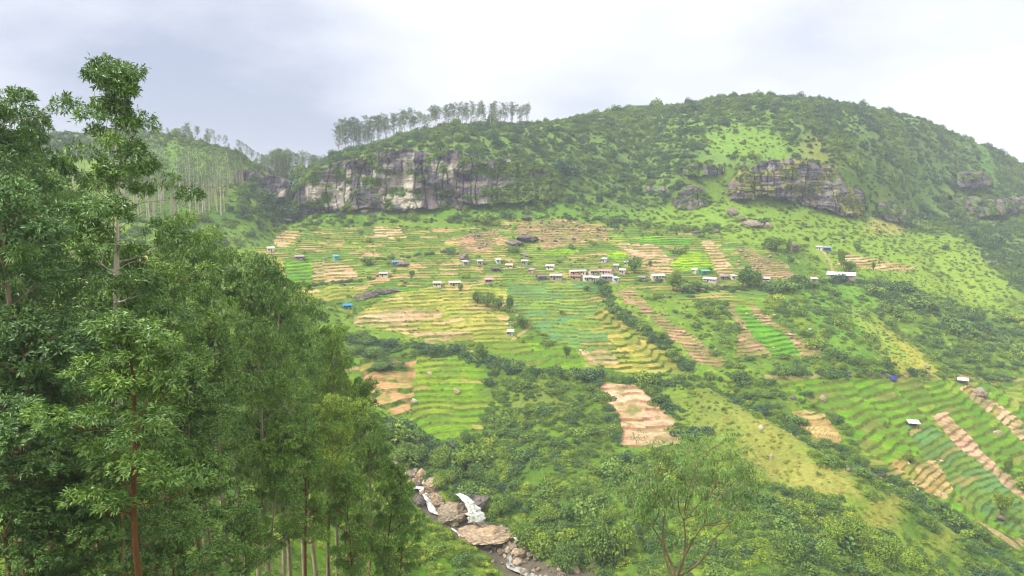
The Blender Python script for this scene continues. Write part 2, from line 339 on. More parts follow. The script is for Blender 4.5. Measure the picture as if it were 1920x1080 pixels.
FIELDS = [  # kind, outline in photo pixels, label
 ('mixed', [(478, 470), (520, 440), (570, 430), (700, 418), (850, 428), (1000, 405), (1200, 425), (1330, 440), (1450, 470), (1505, 528), (1440, 562), (1360, 568), (1240, 560), (1150, 528), (960, 525), (760, 545), (560, 545), (480, 530)], 'patchwork of small green terraces around the village'),
 ('rgreen', [(1450, 708), (1920, 712), (1920, 1010), (1850, 985), (1760, 945), (1640, 880), (1560, 820), (1480, 760)], 'patchwork of green terraces below the footpath'),
 ('soil', [(525, 433), (562, 433), (550, 460), (530, 464), (512, 455)], 'small bare soil terraces under the wooded gully'),
 ('yterr', [(478, 484), (533, 484), (533, 520), (480, 518)], 'straw coloured terraces beside the bright green plot'),
 ('vivid', [(537, 487), (590, 490), (582, 533), (540, 535)], 'square bright green plot'),
 ('soil', [(592, 490), (640, 492), (672, 510), (672, 525), (580, 530)], 'bare soil terraces beside the square green plot'),
 ('soil', [(702, 425), (755, 425), (760, 446), (740, 450), (703, 440)], 'small brown plot below the cliff'),
 ('stony', [(862, 443), (935, 428), (942, 450), (915, 470), (858, 475)], 'stony brown field above the village'),
 ('stony', [(968, 418), (1060, 410), (1145, 430), (1130, 450), (1060, 460), (1020, 465), (1000, 440), (970, 440)], 'widest stony brown field, strewn with rocks'),
 ('vivid', [(1200, 440), (1300, 448), (1290, 458), (1200, 460)], 'thin green terrace over the village'),
 ('lime', [(1022, 467), (1080, 466), (1080, 476), (1022, 477)], 'thin lime green strip'),
 ('lime', [(1140, 470), (1175, 474), (1186, 495), (1180, 502), (1140, 480)], 'lime green plot beside the round tree'),
 ('soil', [(1150, 455), (1230, 458), (1262, 490), (1260, 512), (1220, 517), (1195, 495)], 'bare soil terraces above the long roof'),
 ('lime', [(1290, 470), (1322, 475), (1345, 508), (1300, 510), (1250, 500)], 'yellow green terraces beside a soil strip'),
 ('soil', [(1312, 452), (1335, 450), (1378, 505), (1350, 518)], 'narrow bare soil strip running downhill'),
 ('stony', [(1375, 465), (1400, 462), (1505, 520), (1440, 527)], 'tan diagonal field above the hillside road'),
 ('soil', [(1590, 475), (1660, 490), (1725, 502), (1700, 508), (1640, 505), (1560, 500)], 'bare soil terraces near the long white roof'),
 ('yellow', [(555, 545), (660, 535), (690, 545), (640, 560), (560, 565)], 'yellow terrace left of the dark rock'),
 ('soil', [(550, 558), (580, 558), (580, 572), (550, 572)], 'small pink soil plot'),
 ('vivid', [(700, 550), (780, 540), (770, 560), (715, 568)], 'green plot right of the dark rock'),
 ('yellow', [(740, 550), (800, 540), (870, 530), (950, 545), (955, 600), (960, 640), (880, 640), (800, 640), (740, 622), (668, 612), (665, 590), (690, 575)], 'broad yellow terraces in the centre'),
 ('soil', [(720, 580), (790, 577), (830, 582), (830, 592), (740, 612), (668, 608), (672, 590)], 'pale soil terraces at the end of the yellow field'),
 ('soil', [(765, 621), (890, 622), (888, 637), (800, 637)], 'narrow pale soil terrace'),
 ('tealmix', [(950, 525), (1120, 525), (1135, 560), (1118, 600), (1155, 655), (1085, 655), (1040, 640), (990, 610), (950, 570)], 'blue green vegetable terraces below the village'),
 ('green', [(880, 640), (960, 640), (1040, 645), (1085, 655), (1100, 692), (1030, 690), (940, 670), (895, 655)], 'green and tan plots above the long hedge'),
 ('yterr', [(1115, 575), (1160, 575), (1215, 605), (1285, 675), (1285, 700), (1180, 702), (1095, 680), (1090, 655), (1155, 655), (1118, 600)], 'straw coloured terraces curving along the gully hedge'),
 ('soil', [(1090, 653), (1150, 656), (1160, 680), (1110, 682)], 'bare corner of the straw coloured terraces'),
 ('strip', [(675, 672), (780, 668), (775, 770), (745, 785), (700, 760), (680, 700)], 'tan terraces with grassy banks below the dark hedge'),
 ('green', [(780, 668), (870, 670), (925, 700), (930, 740), (915, 790), (890, 850), (835, 835), (765, 795), (775, 740)], 'bright green rows of crops above the stream'),
 ('pink', [(1115, 712), (1215, 728), (1280, 805), (1270, 830), (1230, 842), (1165, 830), (1160, 790), (1140, 755)], 'pink ploughed field with curved furrows'),
 ('stony', [(1150, 545), (1180, 540), (1240, 590), (1300, 630), (1360, 675), (1355, 690), (1300, 675), (1240, 615)], 'eroded pink soil strip in the gully'),
 ('stony', [(1355, 565), (1410, 568), (1460, 610), (1540, 655), (1545, 672), (1500, 665), (1400, 672), (1380, 660), (1385, 610)], 'broken pale soil beside stepped green beds'),
 ('vivid', [(1375, 570), (1405, 573), (1430, 605), (1465, 618), (1500, 662), (1450, 668), (1395, 610)], 'stepped green beds on the mid slope'),
 ('rgreen', [(1485, 710), (1660, 705), (1700, 760), (1710, 800), (1730, 860), (1640, 855), (1590, 820), (1560, 770), (1500, 740)], 'bright green rows below the footpath'),
 ('rgreen', [(1725, 712), (1800, 718), (1870, 770), (1920, 800), (1920, 880), (1880, 860), (1800, 800), (1750, 745)], 'bright green beds under the topmost hut'),
 ('pink', [(1735, 770), (1775, 770), (1850, 850), (1920, 910), (1920, 935), (1850, 890), (1790, 830)], 'pink soil strip running down to the edge'),
 ('soil', [(1820, 720), (1870, 755), (1920, 790), (1920, 830), (1870, 785), (1800, 730)], 'tan soil slope below the topmost hut'),
 ('teal', [(1700, 800), (1740, 792), (1830, 860), (1920, 945), (1920, 1000), (1840, 960), (1780, 900), (1740, 860)], 'blue green leek terraces under the small shed'),
 ('tan', [(1700, 850), (1760, 860), (1790, 920), (1770, 935), (1690, 900), (1640, 880)], 'tan stubble field with curved ridges'),
 ('tan', [(1490, 770), (1550, 775), (1580, 830), (1540, 830), (1500, 800)], 'small brown ridged plot beside the gully'),
 ('soil', [(205, 482), (300, 478), (320, 500), (230, 502)], 'bare soil terraces seen behind the tall trunk'),
]
def inpoly(x, y, P):
    c = np.zeros(x.shape, bool); n = len(P)
    for i in range(n):
        x1, y1 = P[i]; x2, y2 = P[i - 1]
        if abs(y1 - y2) < 1e-9: continue
        k = ((y1 > y) != (y2 > y)) & (x < (x2 - x1) * (y - y1) / (y2 - y1) + x1); c ^= k
    return c
FID = np.zeros(Z.shape, np.int16); BANK = np.zeros(Z.shape, np.float32)
wobx = (fbm2(XX / 7, YY / 7, 3, 21) - .5) * 5; woby = (fbm2(XX / 7, YY / 7, 3, 22) - .5) * 7
for n, (kind, pts, lab) in enumerate(FIELDS):
    P = wline(pts + [pts[0]], 4)[:-1]
    lo = P.min(0) - 6; hi = P.max(0) + 6
    m = (XX > lo[0]) & (XX < hi[0]) & (YY > lo[1]) & (YY < hi[1])
    idx = np.nonzero(m); s = inpoly(XX[m] + wobx[m], YY[m] + woby[m], P)
    FID[idx[0][s], idx[1][s]] = n + 1

# ground colours outside the fields
COL = np.zeros(Z.shape + (3,), np.float32)
n1 = fbm2(XX / 30, YY / 30, 4, 31); n2 = fbm2(XX / 5, YY / 5, 4, 33); n3 = fbm2(XX / 1.6, YY / 1.6, 3, 35)
def blend(c, wgt):
    COL[:] = COL * (1 - wgt[..., None]) + alb(c) * wgt[..., None]
COL[:] = alb((120, 158, 56))
blend((94, 132, 50), sstep(.45, .65, n1)); blend((146, 172, 66), sstep(.52, .7, n2) * .6)
HAY = YY > 590
blend((112, 146, 78), HAY * .85)
def patch(u, v, ru, rv, c, s=1.0, edge=.35):
    """a patch of differently coloured ground, laid out on the ground itself around the point seen at (u, v)"""
    p = cast(u, v); q = cast(u, v + rv); q2 = cast(u, v - rv)
    ry = max(3.0, abs(q2[1] - q[1]) / 2) ; rx = ru / F * p[1]; sh = (cast(u + ru, v)[1] - cast(u - ru, v)[1]) / (2 * rx)
    dx = XX - p[0]; dy = YY - p[1] - sh * dx
    d = np.sqrt((dx / rx) ** 2 + (dy / ry) ** 2) + (n2 - .5) * 1.6 * edge + (n1 - .5) * edge
    blend(c, (1 - sstep(1 - edge, 1 + edge, d)) * s)
GR = [(1400, 262, 75, 32, (130, 172, 70), .9), (1330, 235, 70, 22, (124, 164, 74), .7), (1840, 285, 35, 18, (104, 158, 76), .9), (1540, 285, 45, 30, (160, 170, 84), .7),
      (330, 300, 110, 34, (116, 160, 66), .9), (380, 262, 60, 12, (104, 170, 44), .9), (300, 380, 130, 40, (112, 158, 64), .8),
      (1000, 392, 420, 14, (108, 156, 52), .8), (1350, 405, 160, 26, (134, 174, 60), .9), (1500, 425, 200, 24, (134, 172, 58), .9), (1700, 470, 200, 40, (140, 178, 60), .9),
      (1800, 530, 130, 40, (148, 182, 68), .9), (1660, 425, 60, 12, (196, 184, 120), .6), (1610, 540, 120, 26, (112, 168, 60), .7),
      (1560, 590, 60, 60, (110, 170, 54), .7), (1690, 660, 60, 40, (188, 190, 84), .9), (1640, 620, 30, 40, (150, 182, 74), .8),
      (1350, 770, 80, 44, (146, 162, 78), .8, .7), (1440, 830, 66, 44, (166, 172, 88), .85, .7), (1540, 900, 68, 32, (176, 178, 96), .85, .7), (1660, 960, 78, 24, (168, 174, 86), .85, .7), (1770, 1010, 60, 20, (156, 170, 76), .8, .7),
      (700, 1040, 150, 60, (110, 160, 30), .8), (850, 1000, 60, 60, (104, 156, 34), .8), (620, 1000, 100, 60, (120, 164, 34), .8),
      (1020, 745, 60, 30, (140, 160, 76), .7), (1080, 980, 80, 40, (70, 130, 40), .5), (640, 440, 160, 12, (110, 156, 60), .6), (450, 440, 80, 20, (112, 152, 66), .7),
      (1100, 820, 60, 60, (112, 150, 40), .7), (700, 398, 12, 5, (110, 104, 110), .8), (540, 412, 22, 5, (120, 110, 110), .6), (1100, 522, 95, 7, (186, 168, 128), .6), (1230, 524, 40, 5, (186, 168, 128), .6), (930, 508, 60, 8, (176, 166, 112), .5), (1345, 526, 50, 5, (180, 164, 128), .6), (740, 500, 40, 6, (176, 160, 124), .5)]
for g in GR: patch(*g)
WASH = wline([(735, 862), (775, 905), (800, 945), (860, 985), (930, 1025), (965, 1065), (1020, 1078), (1120, 1092)], 6)
blend((124, 118, 106), 1 - sstep(3.5, 6.5, polydist(None, WASH) + (n2 - .5) * 5))
PATHS = [([(1440, 706), (1520, 706), (1640, 703), (1760, 708), (1920, 712)], 1.5, (176, 160, 116)), ([(1600, 718), (1660, 750), (1700, 800), (1745, 850), (1800, 905), (1920, 985)], 1.1, (176, 170, 96)),
         ([(1540, 800), (1620, 797), (1705, 802)], .9, (186, 182, 120)), ([(1240, 440), (1290, 445), (1325, 452)], 1.2, (170, 186, 150)), ([(1770, 905), (1850, 960), (1920, 1020)], 2.4, (204, 180, 140)),
         ([(1640, 880), (1700, 905), (1790, 945), (1900, 1020)], 2.2, (196, 172, 130)), ([(800, 640), (860, 655), (900, 662)], 1.2, (176, 164, 124)), ([(955, 640), (1000, 610), (960, 575), (965, 540)], 1.0, (196, 172, 130)),
         ([(560, 700), (680, 690)], 1.5, (190, 160, 120)), ([(1085, 660), (1110, 700)], .8, (170, 170, 100)), ([(1085, 530), (1092, 590), (1086, 655)], .9, (190, 172, 122)), ([(868, 545), (884, 600), (890, 640)], .9, (190, 172, 122)), ([(1180, 530), (1230, 548), (1300, 560), (1360, 566)], 1.1, (196, 172, 132)), ([(1490, 530), (1400, 534), (1300, 532), (1180, 530), (1060, 530), (960, 524), (850, 540)], 1.3, (190, 172, 132)), ([(1060, 505), (1030, 480), (1020, 462)], 1.0, (196, 172, 132)), ([(1545, 472), (1560, 500), (1560, 525)], 1.0, (190, 172, 132)), ([(630, 490), (690, 505), (740, 505), (860, 500), (950, 506)], .9, (186, 170, 124))]
for p, wd, c in PATHS: blend(c, 1 - sstep(wd * .6, wd * 1.4, polydist(None, wline(p)) + (n3 - .5) * 1.2))

# terraces
ZB = Z.copy()
for n, (kind, pts, lab) in enumerate(FIELDS):
    m = FID == n + 1
    if not m.any(): continue
    cols, riser, rowc, rows, plotw, step = PAL[kind]
    x = XX[m]; y = YY[m]; z = ZB[m] + (fbm2(x / 20, y / 20, 3, 60 + n) - .5) * step * (1.1 if kind != 'rgreen' else .9)
    strip = np.floor((x + y * .25 + (fbm2(x / 9, y / 9, 2, 78) - .5) * 9) / (plotw * 1.7))
    hh = z / step + hsh(strip, strip * 0 + n, strip * 0, 15) * .8; lv = np.floor(hh); f = hh - lv
    rf = (.22 if kind not in ('pink', 'tan') else .12) * (.5 + fbm2(x / 14, y / 14, 2, 91))
    g = np.where(f < 1 - rf, f / (1 - rf) * .3, .3 + (f - 1 + rf) / rf * .7)
    Z[m] = ZB[m] + (g - f) * step * 1.0
    ph = hsh(lv, lv * 0 + n, lv * 0, 5); blot = fbm2(x / 11, y / 8, 4, 300 + n)
    lat = (x + y * .25 + (fbm2(x / 6, y / 6, 2, 77) - .5) * 3) / plotw + ph * 3.7
    pid = np.floor(lat); r = hsh(lv // (1 if kind in ('mixed', 'stony') else 2), pid, lv * 0 + n, 9)
    cs = np.array([alb(c) for c, _ in cols]); cw = np.cumsum([q for _, q in cols]); cw = cw / cw[-1]
    ci = np.searchsorted(cw, np.clip(r, 0, .9999)); c = cs[ci]
    c = c * (.88 + .24 * hsh(lv, pid, lv * 0, 12))[:, None]
    rowv = np.sin(2 * np.pi * f / (1 - rf) * rows + (n3[m] - .5) * 1.5)
    c = c * (1 + rowc * rowv)[:, None]
    if kind in ('green', 'rgreen', 'teal', 'vivid') :      # dark soil shows between rows of crops
        k = sstep(.55, 1, -rowv) * .35; c = c * (1 - k[:, None]) + alb((120, 110, 60)) * k[:, None]
    rz = alb(riser) * (.7 + .6 * n3[m])[:, None]; k = sstep(1 - rf - .05, 1 - rf + .03, f)
    k = np.maximum(k, (1 - sstep(.0, .05, np.minimum(lat - pid, 1 - lat + pid))) * .55 * (plotw < 40))
    c = c * (.72 + .56 * blot)[:, None]
    weeds = sstep(.5, .62, 1 - blot) * .4; c = c * (1 - weeds[:, None]) + alb((118, 146, 62)) * weeds[:, None]
    weeds = sstep(.58, .72, n2[m]) * .55
    c = c * (1 - weeds[:, None]) + alb((104, 140, 52)) * weeds[:, None]
    BANK[m] = k if kind != 'pink' else 0; k = k * (.25 + 1.5 * sstep(.35, .65, vn2(x / 8, y / 5, 41)) * n2[m] * 1.4).clip(0, 1); c = c * (1 - k[:, None]) + rz * k[:, None]
    COL[m] = c
COL *= (.80 + .4 * n3)[..., None]
COL = np.clip(COL * (.9 + .2 * n2)[..., None], 0, .9)

VG = np.stack([XX, YY, Z], -1).reshape(-1, 3); CG = COL.reshape(-1, 3)
i, j = np.meshgrid(np.arange(NY - 1), np.arange(NA - 1), indexing='ij'); b = (i * NA + j).ravel()
QG = np.stack([b, b + 1, b + NA + 1, b + NA], -1); QF = FID.reshape(-1)[b]
M_ground = mat('ground', attr=True, rough=.95, spec=.08, noise=(.55, .82, 1.18), bump=(.9, .9))
def sub(name, sel):
    q = QG[sel]; ids, inv = np.unique(q, return_inverse=True)
    me = qmesh(name, VG[ids], inv.reshape(q.shape), [M_ground], CG[ids], smooth=True)
    return link(name, me)
tag(sub('terrain', QF == 0), 'green valley slopes, gullies and the mountain behind', kind='structure')
for n, (kind, pts, lab) in enumerate(FIELDS):
    if (QF == n + 1).sum() > 8: tag(sub('terraced_field', QF == n + 1), lab, kind='structure')

# ------------------------------------------------------------------ cliffs
M_rock = mat('cliff_rock', attr=True, rough=.95, spec=.1, noise=(.35, .75, 1.25, (1, 1, 2.2)), bump=(.5, 1.2))
LEDGE = []
def cliff(label, prof, pale, amp, seed, ds=.55, moss=.25, strata=.7, green=(104, 134, 58)):
    prof = np.array(prof, float); n = max(12, int(abs(prof[-1, 0] - prof[0, 0]) / F * prof[:, 3].mean() / ds))
    u = np.linspace(prof[0, 0], prof[-1, 0], n)
    vb, vt, yb, yt = (np.interp(u, prof[:, 0], prof[:, k]) for k in (1, 2, 3, 4))
    vt = vt + (fbm2(u / 9, u * 0, 3, seed) - .5) * 14; vb = vb + (fbm2(u / 11, u * 0 + 4, 3, seed) - .5) * 12
    B = np.array([at(*q) for q in zip(u, vb, yb)]); T = np.array([at(*q) for q in zip(u, vt, yt)])
    B[:, 2] -= 1.5; T[:, 1] = np.maximum(T[:, 1], B[:, 1] + 1)
    Hm = (T[:, 2] - B[:, 2]).mean(); nt = max(10, int(Hm / ds))
    t = np.linspace(0, 1, nt)[None, :, None]
    P = B[:, None] * (1 - t) + T[:, None] * t
    x, y, z = P[..., 0], P[..., 1], P[..., 2]
    env = fbm2(x / 22, z / 16, 4, seed + 1)
    d = -2.2 + amp * sstep(.30, .62, env)
    blk = fbm2(x / 7, z / 14, 3, seed + 2); d += np.floor(blk * 9) / 9 * amp * .75 + blk * 1.0
    d += strata * (vn2(x / 30, z / 1.6 + fbm2(x / 20, z / 20, 2, seed) * 3, seed + 3) + .5 * vn2(x / 9, z / .8, seed + 4))
    d += .9 * (fbm2(x / 1.4, z / 1.1, 3, seed + 21) - .5)
    cr = np.abs(vn2(x / 5.5 + .6 * vn2(z / 9, z * 0, seed), z / 60, seed + 5) - .5); crack = 1 - sstep(0, .06, cr); d -= crack * 2.4
    edge = np.clip(np.minimum(np.linspace(0, 1, n), np.linspace(1, 0, n)) * 14, 0, 1)[:, None]; d = d * edge - 2.5 * (1 - edge)
    tt = np.linspace(0, 1, nt)[None]; d -= 2.0 * sstep(.85, 1, tt) * (1 - edge * .3)
    P[..., 1] -= d; P[..., 0] += (fbm2(z / 4, x / 9, 3, seed + 6) - .5) * 1.6
    # the ledge on top runs back into the hill
    back = P[:, -1:] + np.array([0, 5, .4]); back2 = P[:, -1:] + np.array([0, 12, -2.5])
    P = np.concatenate([P, back, back2], 1); x, z = P[..., 0], P[..., 2]
    uu = u[:, None] + 0 * x; vv = (vb[:, None] + (vt - vb)[:, None] * np.linspace(0, 1, P.shape[1])[None])
    c = alb((112, 112, 120)) + 0 * x[..., None]
    def bl(c2, k): return c * (1 - k[..., None]) + alb(c2) * k[..., None]
    st = fbm2(x / 1.6, z / 26, 3, seed + 7)
    c = bl((78, 76, 92), sstep(.45, .62, st)); c = bl((150, 138, 134), sstep(.55, .7, fbm2(x / 9, z / 5, 3, seed + 8)) * .7)
    for (pu, pv, ru, rv, s) in pale:
        k = 1 - sstep(.75, 1.15, np.maximum(np.abs(uu - pu) / ru, np.abs(vv - pv) / rv) + (fbm2(x / 3, z / 5, 3, seed + 9) - .5) * .9)
        c = bl((206, 202, 194), k * s * (.55 + .45 * sstep(.3, .5, st)))
    mg = moss + (.26 * sstep(850, 980, uu) if seed == 101 else 0)
    ms = sstep(1 - mg - .10, 1 - mg + .06, fbm2(x / 8, z / 5, 4, seed + 10) + .12); c = bl(green, ms)
    c = c * (1 - .45 * np.pad(crack, ((0, 0), (0, 2)))[..., None]); c = c * (.8 + .4 * fbm2(x / .9, z / .9, 2, seed + 11))[..., None]
    ii, jj = np.nonzero((ms > .6) & (rng.random(ms.shape) < .075)); LEDGE.append(P[ii, jj] + [0, -.4, 0])
    ni, nj = P.shape[:2]; i, j = np.meshgrid(np.arange(ni - 1), np.arange(nj - 1), indexing='ij'); b = (i * nj + j).ravel()
    me = qmesh('cliff', P.reshape(-1, 3), np.stack([b, b + nj, b + nj + 1, b + 1], -1), [M_rock], c.reshape(-1, 3), smooth=False)
    return tag(link('cliff', me), label, kind='structure')
cliff('long dark rock cliff with pale broken faces under the ridge trees',
      [(548, 396, 372, 583, 590), (565, 398, 345, 585, 592), (590, 398, 318, 586, 594), (640, 392, 305, 588, 597), (700, 384, 290, 590, 600), (745, 390, 282, 592, 602), (800, 384, 282, 593, 603), (850, 392, 285, 595, 606), (900, 382, 300, 598, 610), (960, 376, 300, 602, 616), (1010, 372, 308, 606, 622), (1060, 374, 322, 611, 628)],
      [(608, 364, 26, 22, 1), (640, 366, 12, 26, .9), (652, 345, 6, 26, .9), (683, 338, 5, 9, .9), (702, 330, 7, 18, .8), (728, 332, 12, 22, .55), (768, 335, 10, 42, 1), (748, 352, 14, 26, .7), (756, 374, 36, 12, .95), (838, 322, 16, 15, .9), (820, 318, 8, 10, .7), (868, 318, 16, 8, .5), (957, 312, 7, 9, .95), (945, 318, 18, 6, .5), (905, 374, 8, 6, .8), (942, 358, 7, 12, .5), (996, 348, 4, 10, .8)], 7.5, 101, moss=.27)
cliff('layered grey cliff below the grassy summit slope',
      [(1362, 372, 345, 634, 640), (1385, 372, 318, 634, 644), (1430, 362, 306, 638, 650), (1480, 372, 300, 642, 656), (1520, 384, 300, 646, 660), (1560, 394, 312, 652, 668), (1590, 404, 325, 658, 674), (1625, 398, 350, 664, 678)],
      [(1440, 318, 8, 6, .7), (1500, 345, 60, 5, .35), (1520, 362, 50, 4, .4), (1540, 378, 50, 3, .35), (1585, 392, 8, 10, .5), (1470, 382, 16, 10, .45), (1570, 340, 24, 8, .4)], 7, 131, moss=.3, strata=2.0, green=(158, 158, 84))
cliff('small dark cliff band left of the layered cliff', [(1282, 322, 316, 640, 642), (1300, 325, 308, 640, 643), (1345, 324, 307, 642, 645), (1362, 321, 313, 644, 646)], [], 3, 151, moss=.3)
cliff('purple grey crag standing in the scrub', [(1262, 388, 375, 624, 628), (1285, 390, 352, 624, 632), (1312, 384, 350, 627, 634), (1330, 380, 366, 630, 634)], [(1300, 380, 14, 8, .3)], 3.5, 161, moss=.45)
cliff('low crag right of the layered cliff', [(1645, 405, 385, 672, 678), (1670, 412, 376, 680, 690), (1700, 414, 385, 690, 700)], [(1680, 400, 14, 8, .4)], 5, 171, moss=.35)
cliff('broken grey cliffs under the right shoulder of the mountain', [(1790, 392, 372, 745, 756), (1815, 410, 370, 755, 775), (1850, 398, 375, 772, 790), (1885, 396, 372, 795, 812), (1945, 394, 370, 830, 850)], [(1850, 384, 12, 6, .3)], 8, 181, moss=.35)
cliff('small crag high on the right shoulder of the mountain', [(1798, 345, 328, 800, 812), (1830, 346, 322, 815, 828), (1860, 340, 332, 830, 840)], [], 5, 191, moss=.3)
cliff('dark smooth rock face in the wooded gully', [(436, 344, 326, 590, 598), (455, 352, 320, 592, 602), (490, 360, 321, 596, 608), (520, 366, 330, 600, 612), (541, 362, 345, 604, 610)], [(528, 360, 8, 6, .8), (490, 330, 14, 4, .3)], 4.5, 201, moss=.12)
for q in ((1000, 340, 30, 18, 615), (1080, 335, 24, 12, 645), (1160, 325, 26, 10, 680), (1235, 350, 24, 12, 640)):
    cliff('grey rock band showing through mountain scrub', [(q[0] - q[2], q[1] + q[3] * .3, q[1], q[4], q[4] + 3), (q[0], q[1] + q[3] * .6, q[1] - q[3] * .4, q[4] - 2, q[4] + 5), (q[0] + q[2], q[1] + q[3] * .3, q[1], q[4] + 2, q[4] + 5)], [(q[0], q[1], 8, 5, .4)], 4, 300 + q[0], moss=.35)

# ------------------------------------------------------------------ rocks
import bmesh
def rock_mesh(name, seed, m, sub=5, flat=1.0):
    bm = bmesh.new(); bmesh.ops.create_icosphere(bm, subdivisions=sub, radius=1)
    V = np.array([v.co[:] for v in bm.verts]); r = np.random.default_rng(seed)
    for _ in range(11):
        n = r.normal(size=3); n /= np.linalg.norm(n); d = r.uniform(.55, .9); k = V @ n - d; V = V - np.outer(np.maximum(k, 0), n)
    V *= (1 + (fbm3(V[:, 0] * 1.8 + 9, V[:, 1] * 1.8 + 9, V[:, 2] * 1.8 + 9, 4, seed) - .5) * .5 + (fbm3(V[:, 0] * 6 + 9, V[:, 1] * 7 + 9, V[:, 2] * 12 + 9, 4, seed + 1) - .5) * .26)[:, None]; V[:, 2] *= flat
    for v, c in zip(bm.verts, V): v.co = c
    me = bpy.data.meshes.new(name); bm.to_mesh(me); bm.free()
    me.polygons.foreach_set('use_smooth', np.zeros(len(me.polygons), bool)); me.materials.append(m)
    ca = me.color_attributes.new(name='Col', type='FLOAT_COLOR', domain='POINT')
    n = fbm3(V[:, 0] * 2 + 5, V[:, 1] * 2 + 5, V[:, 2] * 5 + 5, 4, seed + 3); c = np.ones((len(V), 4), np.float32); c[:, :3] = (.45 + .95 * n)[:, None] * (1 + (fbm3(V[:, 0] + 3, V[:, 1] + 3, V[:, 2] + 3, 3, seed + 7) - .5)[:, None] * np.array([.3, .1, -.2]))
    ca.data.foreach_set('color', c.ravel()); return me
M_stone = mat('boulder_stone', base=(1, 1, 1), attr=True, rough=.85, spec=.2, noise=(6.5, .5, 1.4), bump=(3.5, .35),
              tint=[alb((104, 98, 104)), alb((162, 154, 142)), alb((204, 182, 156)), alb((236, 226, 214))])
ROCKS = [rock_mesh('boulder', 40 + k, M_stone) for k in range(6)]
def rock(u, v, wpx, hpx, tint, label, group=None, name='boulder', sink=.35, dpx=None, rz=None, variant=None):
    p = cast(u, v); s = p[1] / F
    o = link(name, ROCKS[random.randrange(6) if variant is None else variant])
    o.location = (p[0], p[1], p[2] + hpx * s * (.5 - sink)); o.rotation_euler = (random.uniform(-.2, .2), random.uniform(-.15, .15), random.uniform(0, 6.3) if rz is None else rz)
    o.scale = (wpx * s / 1.65, (dpx or wpx * .8) * s / 1.65, hpx * s / 1.5)
    o['tint'] = tint
    return tag(o, label, 'rock' if name == 'rock_outcrop' else 'boulder', group)
for a in [(790, 896, 24, 26, .72, 'pinkish boulder at the top of the stream beside a round bush'), (762, 905, 20, 18, .6, 'pale boulder on the left bank above the first rapids'),
          (812, 917, 32, 28, .52, 'brown boulder above the white cascade'), (820, 940, 28, 26, .6, 'two toned boulder stacked under the brown boulder'),
          (787, 946, 28, 26, .15, 'dark rounded boulder left of the narrow cascade'), (849, 970, 50, 40, .42, 'largest grey boulder left of the waterfall'),
          (752, 868, 16, 14, .6, 'small boulder at the stream head under a bush'), (844, 900, 20, 14, .3, 'grey boulder half hidden in bushes above the waterfall'),
          (888, 926, 22, 10, .2, 'dark ledge rock at the waterfall lip'), (976, 1042, 28, 20, .68, 'tan boulder below the flat slab'),
          (850, 840, 12, 20, .9, 'pointed pale stone at the foot of the green rows'), (856, 737, 15, 11, .7, 'pinkish stone in the middle of the green rows'),
          (1543, 749, 13, 14, .7, 'pale boulder in the green rows below the footpath'), (1427, 804, 8, 11, 1.0, 'white upright stone on the grassy spur'),
          (1446, 858, 7, 9, .9, 'white stone lower on the grassy spur'), (1652, 890, 14, 9, .2, 'dark stone at the edge of the stubble field'), (1873, 974, 20, 12, .15, 'dark stone in the blue green terraces'),
          (1592, 884, 9, 10, .5, 'grey stone in the hedge by the spur'), (1486, 748, 10, 12, .2, 'dark stone by the footpath bend'), (1582, 797, 8, 7, .5, 'grey stone under the green rows'),
          (805, 702, 11, 8, .75, 'stone between upper crop rows'), (776, 753, 14, 9, .9, 'white stones on the tan terrace edge'), (1836, 738, 26, 16, .4, 'grey stone heap under the topmost hut'),
          (752, 497, 26, 13, .3, 'brown rock right of the small blue house'), (1373, 400, 22, 15, .3, 'upper wedge rock on the grass below the cliffs'),
          (1391, 412, 20, 9, .25, 'middle rock in the line of rocks below the cliffs'), (1412, 424, 34, 16, .35, 'broadest rock in the line below the cliffs'), (1438, 428, 14, 14, .5, 'pale cornered rock ending the line below the cliffs'),
          (1487, 469, 26, 15, .2, 'dark rock left of the blue and white house'), (985, 450, 40, 12, .05, 'black overhanging rock in the stony field'), (966, 457, 30, 10, .2, 'grey slab beside the black overhang'),
          (868, 484, 22, 12, .2, 'dark rock among the upper village plots'), (988, 410, 22, 9, .15, 'dark rock above the widest stony field'), (684, 400, 14, 10, .25, 'lone purple grey rock below the long cliff'),
          (1345, 436, 12, 8, .2, 'dark rock in upper meadow'), (1305, 438, 14, 7, .15, 'flat dark rock in upper meadow'), (1830, 444, 14, 6, .2, 'flat rock on the yellow meadow'), (1857, 494, 16, 6, .2, 'dark rock on the right meadow edge'),
          (985, 480, 18, 9, .3, 'grey rock above the village terraces'), (540, 414, 32, 8, .25, 'long low rock below the gully'), (1870, 813, 16, 8, .8, 'pale stones in the right green bed'), (1738, 690, 16, 7, .3, 'flat grey rock above the footpath')]:
    rock(*a[:5], a[5], rz=0.3 if a[2] > 30 else None)
SLAB = rock(912, 1004, 92, 26, .60, 'broad flat tan slab below the waterfall', variant=2, rz=.25, dpx=62)
for u, v, ww, hh in ((678, 560, 24, 12), (694, 556, 26, 14), (709, 552, 24, 13), (722, 549, 20, 9), (738, 546, 24, 8)):
    rock(u, v, ww, hh, .12, 'piece of the long dark outcrop beside the green plot', 'rocks of the long dark outcrop', name='rock_outcrop', rz=.2, dpx=11)
def near(u, v, marks): return min(marks, key=lambda m: (m[0] - u) ** 2 + (m[1] - v) ** 2)[2]
k = 0
